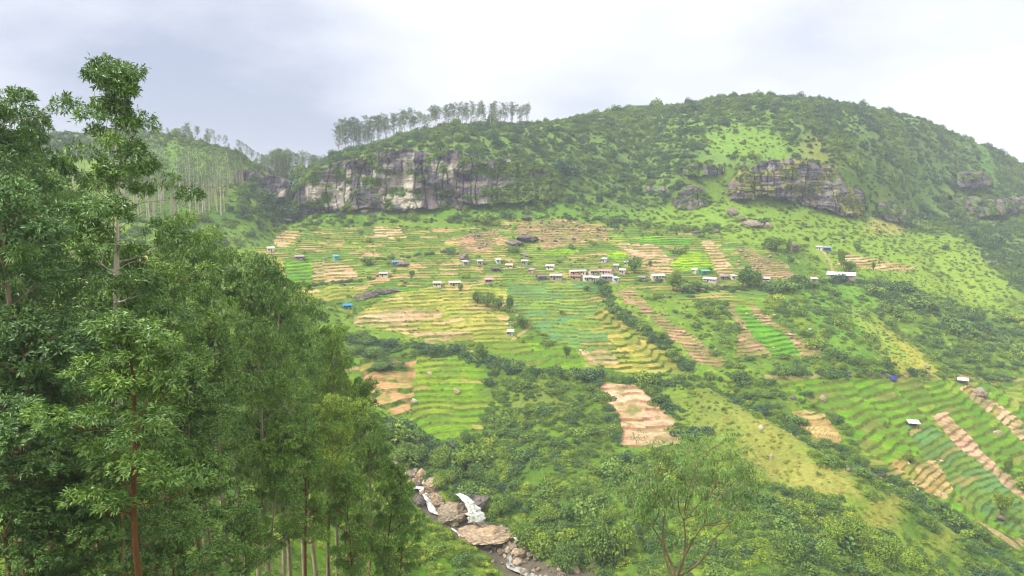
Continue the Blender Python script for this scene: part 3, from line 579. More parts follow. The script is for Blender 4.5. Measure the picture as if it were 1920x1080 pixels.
while k < 150:
    if k < 85: u, v = random.gauss(966, 20) + 0, random.uniform(1014, 1085); u += (v - 1050) * .5 + (random.uniform(0, 120) if v > 1062 else 0)
    else: u, v = random.uniform(745, 860), 0; v = 868 + (u - 745) * .95 + random.uniform(-14, 14)
    s = random.choice([5, 6, 7, 8, 10, 12, 15, 18]); rock(u, v, s, s * .75, random.choice([.45, .6, .8, .95, .35, .2]), 'small loose stone on the stony stream bed', 'loose stones on the stream bed', name='stream_stone', sink=.25); k += 1
for (u0, u1, v0, v1, n, t) in ((970, 1140, 415, 455, 26, .25), (865, 935, 435, 470, 14, .4), (1160, 1350, 560, 680, 22, .5), (1385, 1540, 570, 670, 14, .8), (830, 1180, 480, 500, 14, .3), (1380, 1500, 470, 520, 12, .6), (950, 985, 570, 610, 10, .8), (1650, 1780, 700, 712, 10, .35), (1700, 1780, 860, 930, 14, .85), (1280, 1380, 340, 370, 6, .2), (600, 780, 470, 530, 8, .3)):
    for _ in range(n):
        s = random.uniform(3.5, 8); rock(random.uniform(u0, u1), random.uniform(v0, v1), s, s * .6, min(1, max(0, t + random.uniform(-.2, .2))), 'small stone lying loose on the terraces, ' + near(0, 0, [((u0 + u1) / 2 * 0, 0, {970: 'in the widest stony field', 865: 'in the upper stony field', 1160: 'in the eroded gully strip', 1385: 'around the stepped green beds', 830: 'above the village', 1380: 'in the tan diagonal field', 950: 'beside the central field track', 1650: 'along the footpath', 1700: 'in the stubble field', 1280: 'below the mossy crag', 600: 'in the plots near the gum trees'}[u0])]), 'stones scattered over the terraces', name='field_stone', sink=.25)

# ------------------------------------------------------------------ stream
M_foam = mat('white_water', attr=True, rough=.4, spec=.4, noise=(2.2, .7, 1.1, (2.2, 1, .35)), bump=(2.4, .5))
M_pool = mat('stream_pool', attr=True, rough=.12, spec=.5, noise=(1.2, .6, 1.3), bump=(1.6, .05))
def ribbon(name, label, pts, m, cols, lift=.35, seed=1, zf=None):
    """pts: (u, v, width m[, distance]) down the stream"""
    P = []
    for q in pts: P.append(np.append(at(q[0], q[1], q[3]) if len(q) > 3 else cast(q[0], q[1]) + [0, 0, lift], q[2]))
    P = np.array(P); t = np.linspace(0, len(P) - 1, len(P) * 7); Q = np.stack([np.interp(t, np.arange(len(P)), P[:, k]) for k in range(4)], -1)
    T = np.gradient(Q[:, :3], axis=0); S = np.stack([-T[:, 1], T[:, 0], T[:, 0] * 0], -1); S /= np.linalg.norm(S, axis=1)[:, None] + 1e-9
    if name == 'waterfall': S[:] = (1, .25, 0)
    n = 25 if name == 'waterfall' else 9; w_ = np.linspace(-.5, .5, n); V = Q[:, None, :3] + S[:, None] * w_[None, :, None] * Q[:, None, 3:4]
    V[..., 2] += .35 * (fbm2(V[..., 0] * 1.1, V[..., 1] * 1.1 + V[..., 2], 3, seed) - .5) - .25 * (2 * np.abs(w_)) ** 2
    V[..., 0] += .5 * (fbm2(V[..., 2] / 1.3, V[..., 1] / 1.3, 2, seed + 3) - .5)
    if name == 'waterfall': V[..., 1] -= .8 * (1 - (2 * np.abs(w_)) ** 2)[None]
    if name == 'waterfall':
        V[..., 0] += (fbm2(V[..., 2] * 1.4, w_[None] * 3 + 0 * V[..., 2], 3, 91) - .5) * 2.2; V[..., 1] -= 1.1 * (fbm2(w_[None] * 9 + 0 * V[..., 2], V[..., 2] * .35, 3, 92) - .5)
    f = fbm2(V[..., 0] * 1.5, V[..., 1] * .6 + V[..., 2] * .35, 3, seed + 5)[..., None]
    if name == 'waterfall': f = fbm2(w_[None] * 11 + 0 * V[..., 2], V[..., 2] * .3, 3, 95)[..., None] + .06
    c = alb(cols[0]) * (1 - sstep(.35, .6, f)) + alb(cols[1]) * sstep(.35, .6, f)
    ni, nj = V.shape[:2]; i, j = np.meshgrid(np.arange(ni - 1), np.arange(nj - 1), indexing='ij'); b = (i * nj + j).ravel()
    me = qmesh(name, V.reshape(-1, 3), np.stack([b, b + nj, b + nj + 1, b + 1], -1), [m], np.clip(c * (1.5 if m is M_foam else 1.25), 0, .93).reshape(-1, 3), smooth=True)
    return tag(link(name, me), label, kind='structure')
WHITE = ((168, 176, 188), (255, 255, 255)); BROWN = ((96, 86, 70), (150, 146, 138)); GREY = ((96, 98, 96), (190, 194, 196))
ribbon('stream_water', 'grey water at the top of the stream', [(738, 864, 2), (745, 872, 2.5), (762, 886, 4), (776, 900, 5), (784, 912, 4)], M_pool, GREY)
ribbon('stream_water', 'white rapids bending round the dark boulder', [(756, 925, 2.2), (775, 918, 3), (790, 917, 3.4), (799, 930, 2.4), (806, 948, 2.2), (812, 962, 2.6), (822, 966, 2.0), (834, 955, 1.2)], M_foam, WHITE, .9)
ribbon('stream_water', 'thin white trickle left of the flat slab', [(846, 992, 1.0), (858, 1000, 1.0), (866, 1010, 1.0)], M_foam, WHITE, .6)
pc = cast(900, 985); Yf = pc[1]
ledge = link('waterfall_ledge', rock_mesh('waterfall_ledge', 77, M_stone)); ledge['tint'] = .12
lp = at(884, 950, Yf + 5.6); ledge.location = (lp[0] + .6, lp[1] + 1.2, lp[2] - 1.6); ledge.scale = (7.2, 6.4, 7.4); tag(ledge, 'dark wet rock ledge the waterfall runs over', 'rock')
ribbon('waterfall', 'fan shaped white waterfall', [(858, 924, 2.0, Yf + 3.2), (866, 928, 2.6, Yf + .4), (878, 938, 3.6, Yf - 1.4), (887, 952, 4.4, Yf - 2.2), (891, 964, 5.6, Yf - 2.7), (894, 977, 6.2, Yf - 3.2)], M_foam, WHITE, seed=4)
ribbon('stream_pool', 'brown pool at the foot of the waterfall', [(884, 976, 6), (905, 980, 8), (930, 988, 7), (950, 1000, 5)], M_pool, BROWN, .8)
ribbon('stream_water', 'white water slipping past the end of the slab', [(952, 998, 1.6), (964, 1006, 1.6), (972, 1014, 2.4), (984, 1020, 1.2)], M_foam, WHITE, .7)
ribbon('stream_water', 'grey water between the loose stones', [(960, 1030, 1.6), (956, 1046, 2), (962, 1062, 5), (985, 1070, 5), (1000, 1080, 5), (1040, 1100, 5)], M_foam, GREY, .4)

# ------------------------------------------------------------------ foliage
LEAF = (.0, 1.0)
def leaves(P, D, Ln, Wd, r, droop=.25, face=None):
    """one narrow diamond leaf per row: base P, direction D"""
    n = len(P); D = D / (np.linalg.norm(D, axis=1)[:, None] + 1e-9)
    S = np.cross(D, r.normal(size=(n, 3)) if face is None else face + r.normal(size=(n, 3)) * .38); S /= np.linalg.norm(S, axis=1)[:, None] + 1e-9
    Ln = Ln[:, None]; Wd = Wd[:, None]; dz = np.array([0, 0, 1.0]) * droop * Ln
    V = np.stack([P, P + D * Ln * .45 + S * Wd, P + D * Ln - dz, P + D * Ln * .45 - S * Wd], 1)
    return V.reshape(-1, 3)
def leafcol(n, r, cl=None, spread=.35):
    """colour factor per leaf: young leaves yellower and lighter, old ones darker and bluer"""
    a = r.random(n) if cl is None else np.clip(cl + r.normal(size=n) * .22, 0, 1)
    g = (1 - spread + 2 * spread * a)[:, None] * np.stack([.85 + .4 * a, .92 + .16 * a, 1.05 - .3 * a], -1)
    return np.repeat(g, 4, axis=0)
def quads(n): return np.arange(n * 4).reshape(n, 4)
LTINT = [alb((74, 116, 88)), alb((106, 150, 74)), alb((146, 184, 66)), alb((188, 214, 76)), alb((222, 212, 136))]
M_leaf = mat('leaves', base=(1, 1, 1), attr=True, rough=.5, spec=.35, tint=LTINT, transl=.18)
M_gum = mat('gum_leaves', base=(1, 1, 1), attr=True, rough=.42, spec=.5, tint=[alb((72, 114, 66)), alb((104, 150, 74)), alb((144, 188, 78)), alb((198, 226, 84))], transl=.12)
M_bark = mat('bark', base=(1, 1, 1), rough=.85, spec=.15, tint=[alb((104, 66, 42)), alb((150, 112, 78)), alb((176, 164, 144)), alb((240, 234, 220))], noise=(1.3, .55, 1.3, (2, 2, .35)), bump=(5, .04))

def bush_mesh(name, seed, n=650, size=.17, flat=.8, long=1.5):
    r = np.random.default_rng(seed); k = 7
    ctr = r.normal(size=(k, 3)) * [.42, .42, .22] + [0, 0, .35]; rad = r.uniform(.38, .62, k)
    i = r.integers(0, k, n); d = r.normal(size=(n, 3)); d /= np.linalg.norm(d, axis=1)[:, None]; d[:, 2] = np.abs(d[:, 2]) * np.where(r.random(n) < .75, 1, -.6)
    P = ctr[i] + d * rad[i][:, None] * r.uniform(.72, 1.02, n)[:, None]; P[:, 2] = np.maximum(P[:, 2], -.15) * flat
    D = d * .5 + r.normal(size=(n, 3)) * .8
    V = leaves(P, D, r.uniform(.7, 1.2, n) * size * long, r.uniform(.7, 1.2, n) * size * .5, r, .1, d * .8 + [0, 0, .45])
    return qmesh(name, V, quads(n), [M_leaf], leafcol(n, r, np.clip(.5 + (r.random(k)[i] - .5) * .6, 0, 1), .3))
hid = bpy.data.collections.new('plant_shapes')
BUSH = []
for k in range(5):
    me = bush_mesh('bush', 500 + k, *( (1100, .13) if k < 3 else (700, .17)), flat=[.75, .9, 1.25, .8, 1.5][k])
    BUSH.append(me); o = bpy.data.objects.new('bush_shape_%d' % k, me); hid.objects.link(o)

BIG = [bush_mesh('shrub', 520 + k, 5200, .062, .85) for k in range(3)]
def scatter(name, label, P, S, RZ, IDX, T):
    n = len(P); me = bpy.data.meshes.new(name); me.vertices.add(n); me.vertices.foreach_set('co', np.asarray(P, np.float32).ravel())
    a = me.attributes.new('scl', 'FLOAT_VECTOR', 'POINT'); a.data.foreach_set('vector', np.asarray(S, np.float32).ravel())
    rr = np.zeros((n, 3), np.float32); rr[:, 2] = RZ; a = me.attributes.new('rot', 'FLOAT_VECTOR', 'POINT'); a.data.foreach_set('vector', rr.ravel())
    a = me.attributes.new('idx', 'INT', 'POINT'); a.data.foreach_set('value', np.asarray(IDX, np.int32))
    a = me.attributes.new('tint', 'FLOAT', 'POINT'); a.data.foreach_set('value', np.asarray(T, np.float32))
    o = link(name, me); ng = bpy.data.node_groups.new(name, 'GeometryNodeTree')
    ng.interface.new_socket('Geometry', in_out='INPUT', socket_type='NodeSocketGeometry'); ng.interface.new_socket('Geometry', in_out='OUTPUT', socket_type='NodeSocketGeometry')
    gi = ng.nodes.new('NodeGroupInput'); go = ng.nodes.new('NodeGroupOutput'); ip = ng.nodes.new('GeometryNodeInstanceOnPoints'); ci = ng.nodes.new('GeometryNodeCollectionInfo')
    ci.inputs['Collection'].default_value = hid; ci.inputs['Separate Children'].default_value = True; ci.inputs['Reset Children'].default_value = True
    def na(nm, ty):
        x = ng.nodes.new('GeometryNodeInputNamedAttribute'); x.data_type = ty; x.inputs['Name'].default_value = nm; return x.outputs['Attribute']
    L = ng.links.new; L(gi.outputs[0], ip.inputs['Points']); L(ci.outputs[0], ip.inputs['Instance']); ip.inputs['Pick Instance'].default_value = True
    L(na('idx', 'INT'), ip.inputs['Instance Index']); L(na('rot', 'FLOAT_VECTOR'), ip.inputs['Rotation']); L(na('scl', 'FLOAT_VECTOR'), ip.inputs['Scale']); L(ip.outputs[0], go.inputs[0])
    md = o.modifiers.new('scatter', 'NODES'); md.node_group = ng
    return tag(o, label, kind='stuff')

# how thickly shrubs stand (per square metre), how big they are, how yellow their green is
ok = (np.abs(AA) < .80) & (YY > 60) & (YY < 1000)
DEN = np.where(YY > 575, .125, .034); RAD = np.where(YY > 575, 1.4, 1.2); TNT = np.where(YY > 575, .34, .52) + (n1 - .5) * .9
DEN = DEN * sstep(.30, .60, n1 + (YY > 575) * .16)
def zone(pts, den=None, rad=None, tnt=None, mul=None):
    P = wline(pts + [pts[0]], 4)[:-1]; m = inpoly(XX + wobx * 3, YY + woby * 2, P)
    if den is not None: DEN[m] = den * sstep(.22, .48, n2)[m]
    if mul is not None: DEN[m] *= mul
    if rad is not None: RAD[m] = rad
    if tnt is not None: TNT[m] = tnt - .06 + (n2[m] - .5) * .5
zone([(1430, 530), (1920, 600), (1920, 700), (1700, 705), (1440, 700)], .075, 1.5, .52)
zone([(1600, 520), (1780, 560), (1920, 600), (1920, 700), (1850, 700), (1640, 600)], .07, 2.0, .38)
zone([(560, 395), (1240, 380), (1300, 420), (1000, 405), (700, 420), (560, 428)], .09, 1.1, .5)
zone([(200, 300), (470, 310), (540, 400), (560, 425), (470, 470), (200, 470)], .05, 1.4, .45)
zone([(470, 340), (560, 330), (575, 410), (480, 440), (430, 400)], .09, 2.2, .28)
zone([(930, 700), (1110, 705), (1160, 850), (1260, 850), (1300, 1085), (1000, 1085), (870, 930), (890, 850)], .22, 1.35, .5)
zone([(1200, 870), (1400, 900), (1560, 920), (1700, 1010), (1890, 1085), (1180, 1085)], .26, 1.35, .52)
zone([(1290, 700), (1440, 715), (1560, 790), (1700, 900), (1880, 1030), (1900, 1085), (1820, 1040), (1600, 900), (1440, 800), (1330, 740)], .14, 1.5, .38)
zone([(640, 950), (800, 940), (850, 1000), (940, 1085), (600, 1085)], .30, 1.05, .66)
zone([(560, 640), (680, 625), (780, 640), (870, 660), (925, 690), (900, 700), (780, 665), (680, 668)], .12, 1.5, .3)
zone([(700, 790), (780, 800), (850, 850), (900, 860), (880, 930), (800, 900), (700, 860)], .16, 2.2, .34)
zone([(1300, 560), (1380, 560), (1380, 680), (1440, 700), (1300, 700)], .07, 1.6, .45)
zone([(1500, 1000), (1600, 1030), (1600, 1085), (1480, 1085)], .2, 1.6, .4)
GMASK = np.zeros(Z.shape)
for (u, v, ru, rv, c, s, *_) in GR:
    if s < .8 or (u, v) in ((700, 1040), (850, 1000), (620, 1000), (1000, 392), (1100, 820)): continue
    p = cast(u, v); q = cast(u, v + rv); q2 = cast(u, v - rv); ry = max(3.0, abs(q2[1] - q[1]) / 2); rx = ru / F * p[1]; sh = (cast(u + ru, v)[1] - cast(u - ru, v)[1]) / (2 * rx)
    dx = XX - p[0]; dy = YY - p[1] - sh * dx; d = np.sqrt((dx / rx) ** 2 + (dy / ry) ** 2) + (n1 - .5) * .5
    GMASK = np.maximum(GMASK, 1 - sstep(.7, 1.1, d))
DEN *= 1 - .93 * GMASK; RAD = RAD * (1 - .35 * GMASK); TNT = TNT + .15 * GMASK
DEN = np.where(FID > 0, .0, DEN); DEN = np.where((FID == 1) | (FID == 2), .0055, DEN)
DEN[polydist(None, WASH) < 5.5] = 0
for p, wd, c in PATHS: DEN[polydist(None, wline(p)) < wd + .8] *= .08
HEDGE = [([(660, 636), (780, 650), (870, 664), (940, 684), (1000, 700), (1090, 702), (1200, 716), (1292, 716)], 2.6, .34, 1.6, .3),
         ([(1130, 532), (1150, 580), (1215, 622), (1290, 690)], 2.4, .32, 1.6, .32), ([(1108, 712), (1140, 765), (1158, 832)], 2.2, .35, 1.4, .35), ([(1216, 724), (1250, 765), (1290, 815)], 2.6, .35, 1.5, .32),
         ([(925, 690), (928, 750), (905, 815)], 1.8, .35, 1.3, .35), ([(560, 537), (640, 528), (700, 524)], 1.8, .3, 1.2, .35), ([(1450, 702), (1560, 702), (1700, 702), (1900, 708)], 1.6, .22, 1.1, .35),
         ([(1540, 835), (1640, 885), (1740, 940), (1840, 1000)], 3, .3, 1.5, .32), ([(690, 490), (780, 480), (850, 470)], 2.5, .08, 1.4, .3), ([(1500, 735), (1560, 775), (1600, 830)], 1.8, .2, 1.3, .35),
         ([(1440, 545), (1560, 528), (1700, 540)], 4, .15, 1.7, .25), ([(1290, 545), (1420, 540), (1480, 545)], 4, .12, 1.7, .3), ([(1200, 525), (1300, 530)], 3, .1, 1.5, .35)]
for p, wd, dn, rd, tn in HEDGE:
    m = polydist(None, wline(p, 3)) + (n2 - .5) * 2 < wd; DEN[m] = dn; RAD[m] = rd; TNT[m] = tn + (n2[m] - .5) * .5
DEN = np.where(ok, DEN, 0)
for Pq, a_, b_ in SH[:1]: pass
area = np.gradient(YG)[:, None] * (np.gradient(A)[None, :] * YY)
Wt = (DEN * area).ravel(); tot = Wt.sum(); NB = int(tot)
pick = np.searchsorted(np.cumsum(Wt) / tot, rng.random(NB)); pi_, pj = np.unravel_index(np.clip(pick, 0, Wt.size - 1), Z.shape)
py = YY[pi_, pj] + (rng.random(NB) - .5) * 1.2; px = XX[pi_, pj] + (rng.random(NB) - .5) * 1.2
keep = np.ones(NB, bool)
pr = RAD[pi_, pj] * np.exp(rng.normal(size=NB) * .5); pt = np.clip((TNT[pi_, pj] + rng.normal(size=NB) * .16) * .8, 0, np.where(py > 575, .5, .64))
pz = gz(px, py) - pr * .12
LG = np.concatenate(LEDGE); nl = len(LG); print('ledge plants', nl)
px = np.r_[px, LG[:, 0]]; py = np.r_[py, LG[:, 1]]; pz = np.r_[pz, LG[:, 2] - .3]; pr = np.r_[pr, rng.uniform(.5, 1.7, nl)]; pt = np.r_[pt, rng.uniform(.2, .55, nl)]; NB += nl
print('shrubs', NB)
GD = np.where((YY > 130) & (YY < 560) & (AA > -.72) & ok, .10, 0) * sstep(.3, .6, n2) + GMASK * (YY < 560) * .10 + GMASK * (YY >= 560) * .05
GD = np.where(FID > 0, .42 * sstep(.3, .9, BANK) * sstep(.35, .6, n3), GD); GD[polydist(None, WASH) < 4.5] = 0
Wg = (GD * area).ravel(); ng_ = int(Wg.sum()); pk = np.searchsorted(np.cumsum(Wg) / Wg.sum(), rng.random(ng_)); a_, b_ = np.unravel_index(np.clip(pk, 0, Wg.size - 1), Z.shape)
gy_ = YY[a_, b_] + rng.random(ng_) - .5; gx_ = XX[a_, b_] + rng.random(ng_) - .5; gr_ = rng.uniform(.35, .95, ng_) * np.where(gy_ > 560, 1.8, 1)
gt_ = np.where(COL[a_, b_, 0] > COL[a_, b_, 1] * .86, .84, .52); gt_ = np.where(FID[a_, b_] > 0, .34, gt_); gr_ = np.where(FID[a_, b_] > 0, gr_ * .62, gr_); gt_ = np.clip(gt_ + rng.normal(size=ng_) * .12, 0, 1); print('tufts', ng_)
scatter('tall_grass', 'tall grass and low weeds on the open slopes', np.stack([gx_, gy_, gz(gx_, gy_) - .1], -1), np.stack([gr_, gr_, gr_ * .8], -1), rng.random(ng_) * 6.28, rng.integers(0, 5, ng_), gt_)
uu, vv = pix(px, py, pz)
big = pr / py * ((uu > 690) & (uu < 1900) & (vv > 700) & (vv < 1080) & (vv > 880 - .0 * uu) | (uu > 660) & (vv > 730) & (uu < 1300) & (vv < 1060))
order = np.argsort(-big)[:290]; ind = np.zeros(NB, bool); ind[order] = True
sc = np.stack([pr, pr * rng.uniform(.85, 1.15, NB), pr * rng.uniform(.75, 1.1, NB)], -1); rzs = rng.random(NB) * 6.28
ix = np.where(py > 560, rng.integers(2, 5, NB), rng.integers(0, 4, NB))
far = py > 560
for sel, nm, lab in ((far & ~ind, 'mountain_scrub', 'dense low trees and scrub over the mountain'), (~far & ~ind, 'hillside_scrub', 'low green scrub and hedge plants over the lower slopes')):
    scatter(nm, lab, np.stack([px, py, pz], -1)[sel], sc[sel], rzs[sel], ix[sel], pt[sel])
MARKS = [(905, 870, 'below the green crop rows'), (860, 900, 'above the waterfall'), (960, 960, 'above the flat tan slab'), (1000, 760, 'under the long hedge'), (1060, 830, 'midway down the central scrub slope'), (1120, 780, 'along the edge of the pink ploughed field'),
 (1200, 860, 'below the pink ploughed field'), (1040, 1020, 'just above the stony stream bed'), (1130, 960, 'between the stream and the spreading tree'), (1280, 960, 'behind the spreading tree'), (1400, 960, 'right of the spreading tree'), (1480, 1040, 'low on the slope under the straw grass'),
 (1600, 1040, 'at the bottom of the grassy spur'), (1760, 1050, 'in the bottom right corner slope'), (760, 1000, 'on the near bank left of the waterfall'), (850, 1050, 'on the near bank below the slab'), (780, 840, 'at the head of the stream'), (700, 1040, 'between the young gum trees and the stream'), (1330, 800, 'on the straw coloured spur'), (1560, 900, 'in the hollow behind the spur')]
def near(u, v, marks=MARKS): return min(marks, key=lambda m: (m[0] - u) ** 2 + (m[1] - v) ** 2)[2]
for k in np.nonzero(ind)[0]:
    o = link('bush', BUSH[ix[k] % 3], loc=(px[k], py[k], pz[k]), rz=rzs[k], scale=tuple(sc[k])); o['tint'] = float(pt[k])
    tag(o, ('dark', 'mid green', 'bright', 'yellow green')[int(min(3, pt[k] * 5))] + (' broad' if pr[k] > 2.6 else ' rounded' if pr[k] > 2 else ' small') + (' tall' if sc[k][2] > sc[k][0] * .98 else ' low') + ' bush ' + near(uu[k], vv[k]), 'bush', 'bushes of the dense lower scrub')
# ------------------------------------------------------------------ trees
def tube(path, rad, sides=6):
    path = np.asarray(path, float); n = len(path); T = np.gradient(path, axis=0); T /= np.linalg.norm(T, axis=1)[:, None] + 1e-9
    up = np.where(np.abs(T[:, 2:3]) > .9, np.array([[1., 0, 0]]), np.array([[0, 0, 1.]])); a = np.cross(T, up); a /= np.linalg.norm(a, axis=1)[:, None] + 1e-9; b = np.cross(T, a)
    th = np.linspace(0, 2 * np.pi, sides, endpoint=False)
    V = path[:, None] + np.asarray(rad)[:, None, None] * (a[:, None] * np.cos(th)[None, :, None] + b[:, None] * np.sin(th)[None, :, None])
    i, j = np.meshgrid(np.arange(n - 1), np.arange(sides), indexing='ij'); k = (j + 1) % sides
    Q = np.stack([i * sides + j, i * sides + k, (i + 1) * sides + k, (i + 1) * sides + j], -1).reshape(-1, 4)
    return V.reshape(-1, 3), Q
def join(parts):
    V = []; Q = []; o = 0
    for v, q in parts: V.append(v); Q.append(q + o); o += len(v)
    return np.concatenate(V), np.concatenate(Q)
def curve(p0, p1, bend, n=7):
    t = np.linspace(0, 1, n)[:, None]; p0 = np.asarray(p0, float); p1 = np.asarray(p1, float)
    return p0 * (1 - t) + p1 * t + np.asarray(bend) * (4 * t * (1 - t))
WIND = np.array([.25, .05, 0])
def clusters_to_leaves(Cc, Rr, r, sprigs, per, Ln, Wd, flat=.72, droop=.22, hug=.7):
    n = len(Cc); k = n * sprigs; ci = np.repeat(np.arange(n), sprigs)
    d = r.normal(size=(k, 3)); d /= np.linalg.norm(d, axis=1)[:, None]; d[:, 2] = np.where(d[:, 2] < -.12, -d[:, 2], d[:, 2])
    S = Cc[ci] + d * Rr[ci][:, None] * (r.random(k) ** .16)[:, None] * [1, 1, flat]
    li = np.repeat(np.arange(k), per); m = len(li)
    D = d[li] * hug + r.normal(size=(m, 3)) * .6 + WIND + [0, 0, -.12]
    P = S[li] + r.normal(size=(m, 3)) * Ln * .25
    V = leaves(P, D, r.uniform(.65, 1.25, m) * Ln, r.uniform(.7, 1.2, m) * Wd, r, droop, d[li] * .8 + [0, 0, .5])
    cl = np.clip(.5 + (r.random(n)[ci[li]] - .5) * .5 + (r.random(k)[li] - .5) * .3, 0, 1)
    return V, quads(m), leafcol(m, r, cl, .32)
def gum(name, seed, H, start, width, nb, sprigs=24, per=9, Ln=.32, Wd=.05, r0=.30, top=.35, shape='tall', rc=(.75, 1.25), lean=.6, bare=.3, cpb=4):
    """a gum tree: straight pale trunk, rising limbs, domed sprays of long drooping leaves at the limb ends"""
    r = np.random.default_rng(seed); n = 16; t = np.linspace(0, 1, n)
    trunk = np.stack([lean * (t ** 1.5) * r.uniform(-1, 1) + .25 * np.sin(t * 7 + seed), lean * t * r.uniform(-1, 1) + .2 * np.cos(t * 6 + seed), t * H * .97], -1)
    trunk[0, :2] = trunk[1, :2] = trunk[2, :2]; trunk[0, 2] = -1.5
    parts = [tube(trunk, r0 * (1 - t) ** .75 + .035, 8)]; Cc = []; Rr = []
    for i in range(nb):
        h = start + (1 - start) * (i + r.random() * .8) / nb; hh = min(h, .985); p0 = np.array([np.interp(hh, t, trunk[:, k]) for k in range(3)])
        q = (hh - start) / (1 - start)
        if shape == 'tall': L = width * (.55 + .75 * math.sin(math.pi * min(1, .18 + q * .82)) ** .8) * (1 - .38 * q ** 3)
        elif shape == 'cone': L = width * (1.15 - .62 * q)
        else: L = width * (.35 + .9 * math.sin(math.pi * min(1, .1 + q * .85)))
        L *= r.uniform(.6, 1.2); az = i * 2.4 + r.uniform(-.5, .5); rise = r.uniform(.35, 1.0) * (.7 if q < .3 else 1)
        dv = np.array([math.cos(az), math.sin(az), rise]); dv[:2] += WIND[:2] * .5; p1 = p0 + dv * L / math.hypot(1, rise) * [1, 1, 1]
        pth = curve(p0, p1, [0, 0, -.10 * L]); rb = max(.03, r0 * .32 * (1 - hh) + .03); parts.append(tube(pth, np.linspace(rb, .018, 7), 5))
        for c in range(cpb):
            f = 1 - c * .12 - r.random() * .05; b = pth[int(max(2, min(6, round(f * 6))))]; e = b + r.normal(size=3) * [.8, .8, .4] * rc[1] * (1 if c else .2) + [0, 0, .35]
            if c: parts.append(tube(np.stack([pth[int(max(1, min(5, round(f * 6) - 1)))], e]), [.03, .012], 4))
            Cc.append(e); Rr.append(r.uniform(*rc) * (1.15, .85, .65, .55, .5)[c] * (.75 + .4 * min(1, L / 3)))
    for c in range(3):
        Cc.append(trunk[-1] + r.normal(size=3) * [.45, .45, .3] - [0, 0, .5 * c]); Rr.append(rc[0] * 1.0)
    for c in range(int(nb * bare)):      # dead bare twigs on the lower trunk
        h = r.uniform(start * .45, start + .25); p0 = np.array([np.interp(h, t, trunk[:, k]) for k in range(3)]); az = r.random() * 6.28; L = r.uniform(.8, 2.6)
        parts.append(tube(curve(p0, p0 + np.array([math.cos(az), math.sin(az), r.uniform(-.1, .7)]) * L, [0, 0, .15]), np.linspace(.035, .01, 7), 4))
    V, Q = join(parts); tr = qmesh(name + '_trunk', V, Q, [M_bark], smooth=True)
    V, Q, c = clusters_to_leaves(np.array(Cc), np.array(Rr), r, sprigs, per, Ln, Wd); cr = qmesh(name + '_crown', V, Q, [M_gum], c)
    return tr, cr, H
def plant_tree(kind, name, x, y, z, H, label, cat='tree', tint=.4, bark=.7, rz=None, group=None, wide=1.0):
    tr, cr, h0 = kind; s = H / h0
    e = link(name, None, loc=(x, y, z), rz=random.uniform(0, 6.28) if rz is None else rz); e.scale = (s * wide, s * wide, s); e.empty_display_size = .1
    e.rotation_euler[0] = random.gauss(0, .025); e.rotation_euler[1] = random.gauss(0, .03)
    a = link('trunk', tr, e); b = link('crown', cr, e); a['tint'] = float(bark); b['tint'] = float(min(1, max(0, tint)))
    return tag(e, label, cat, group)

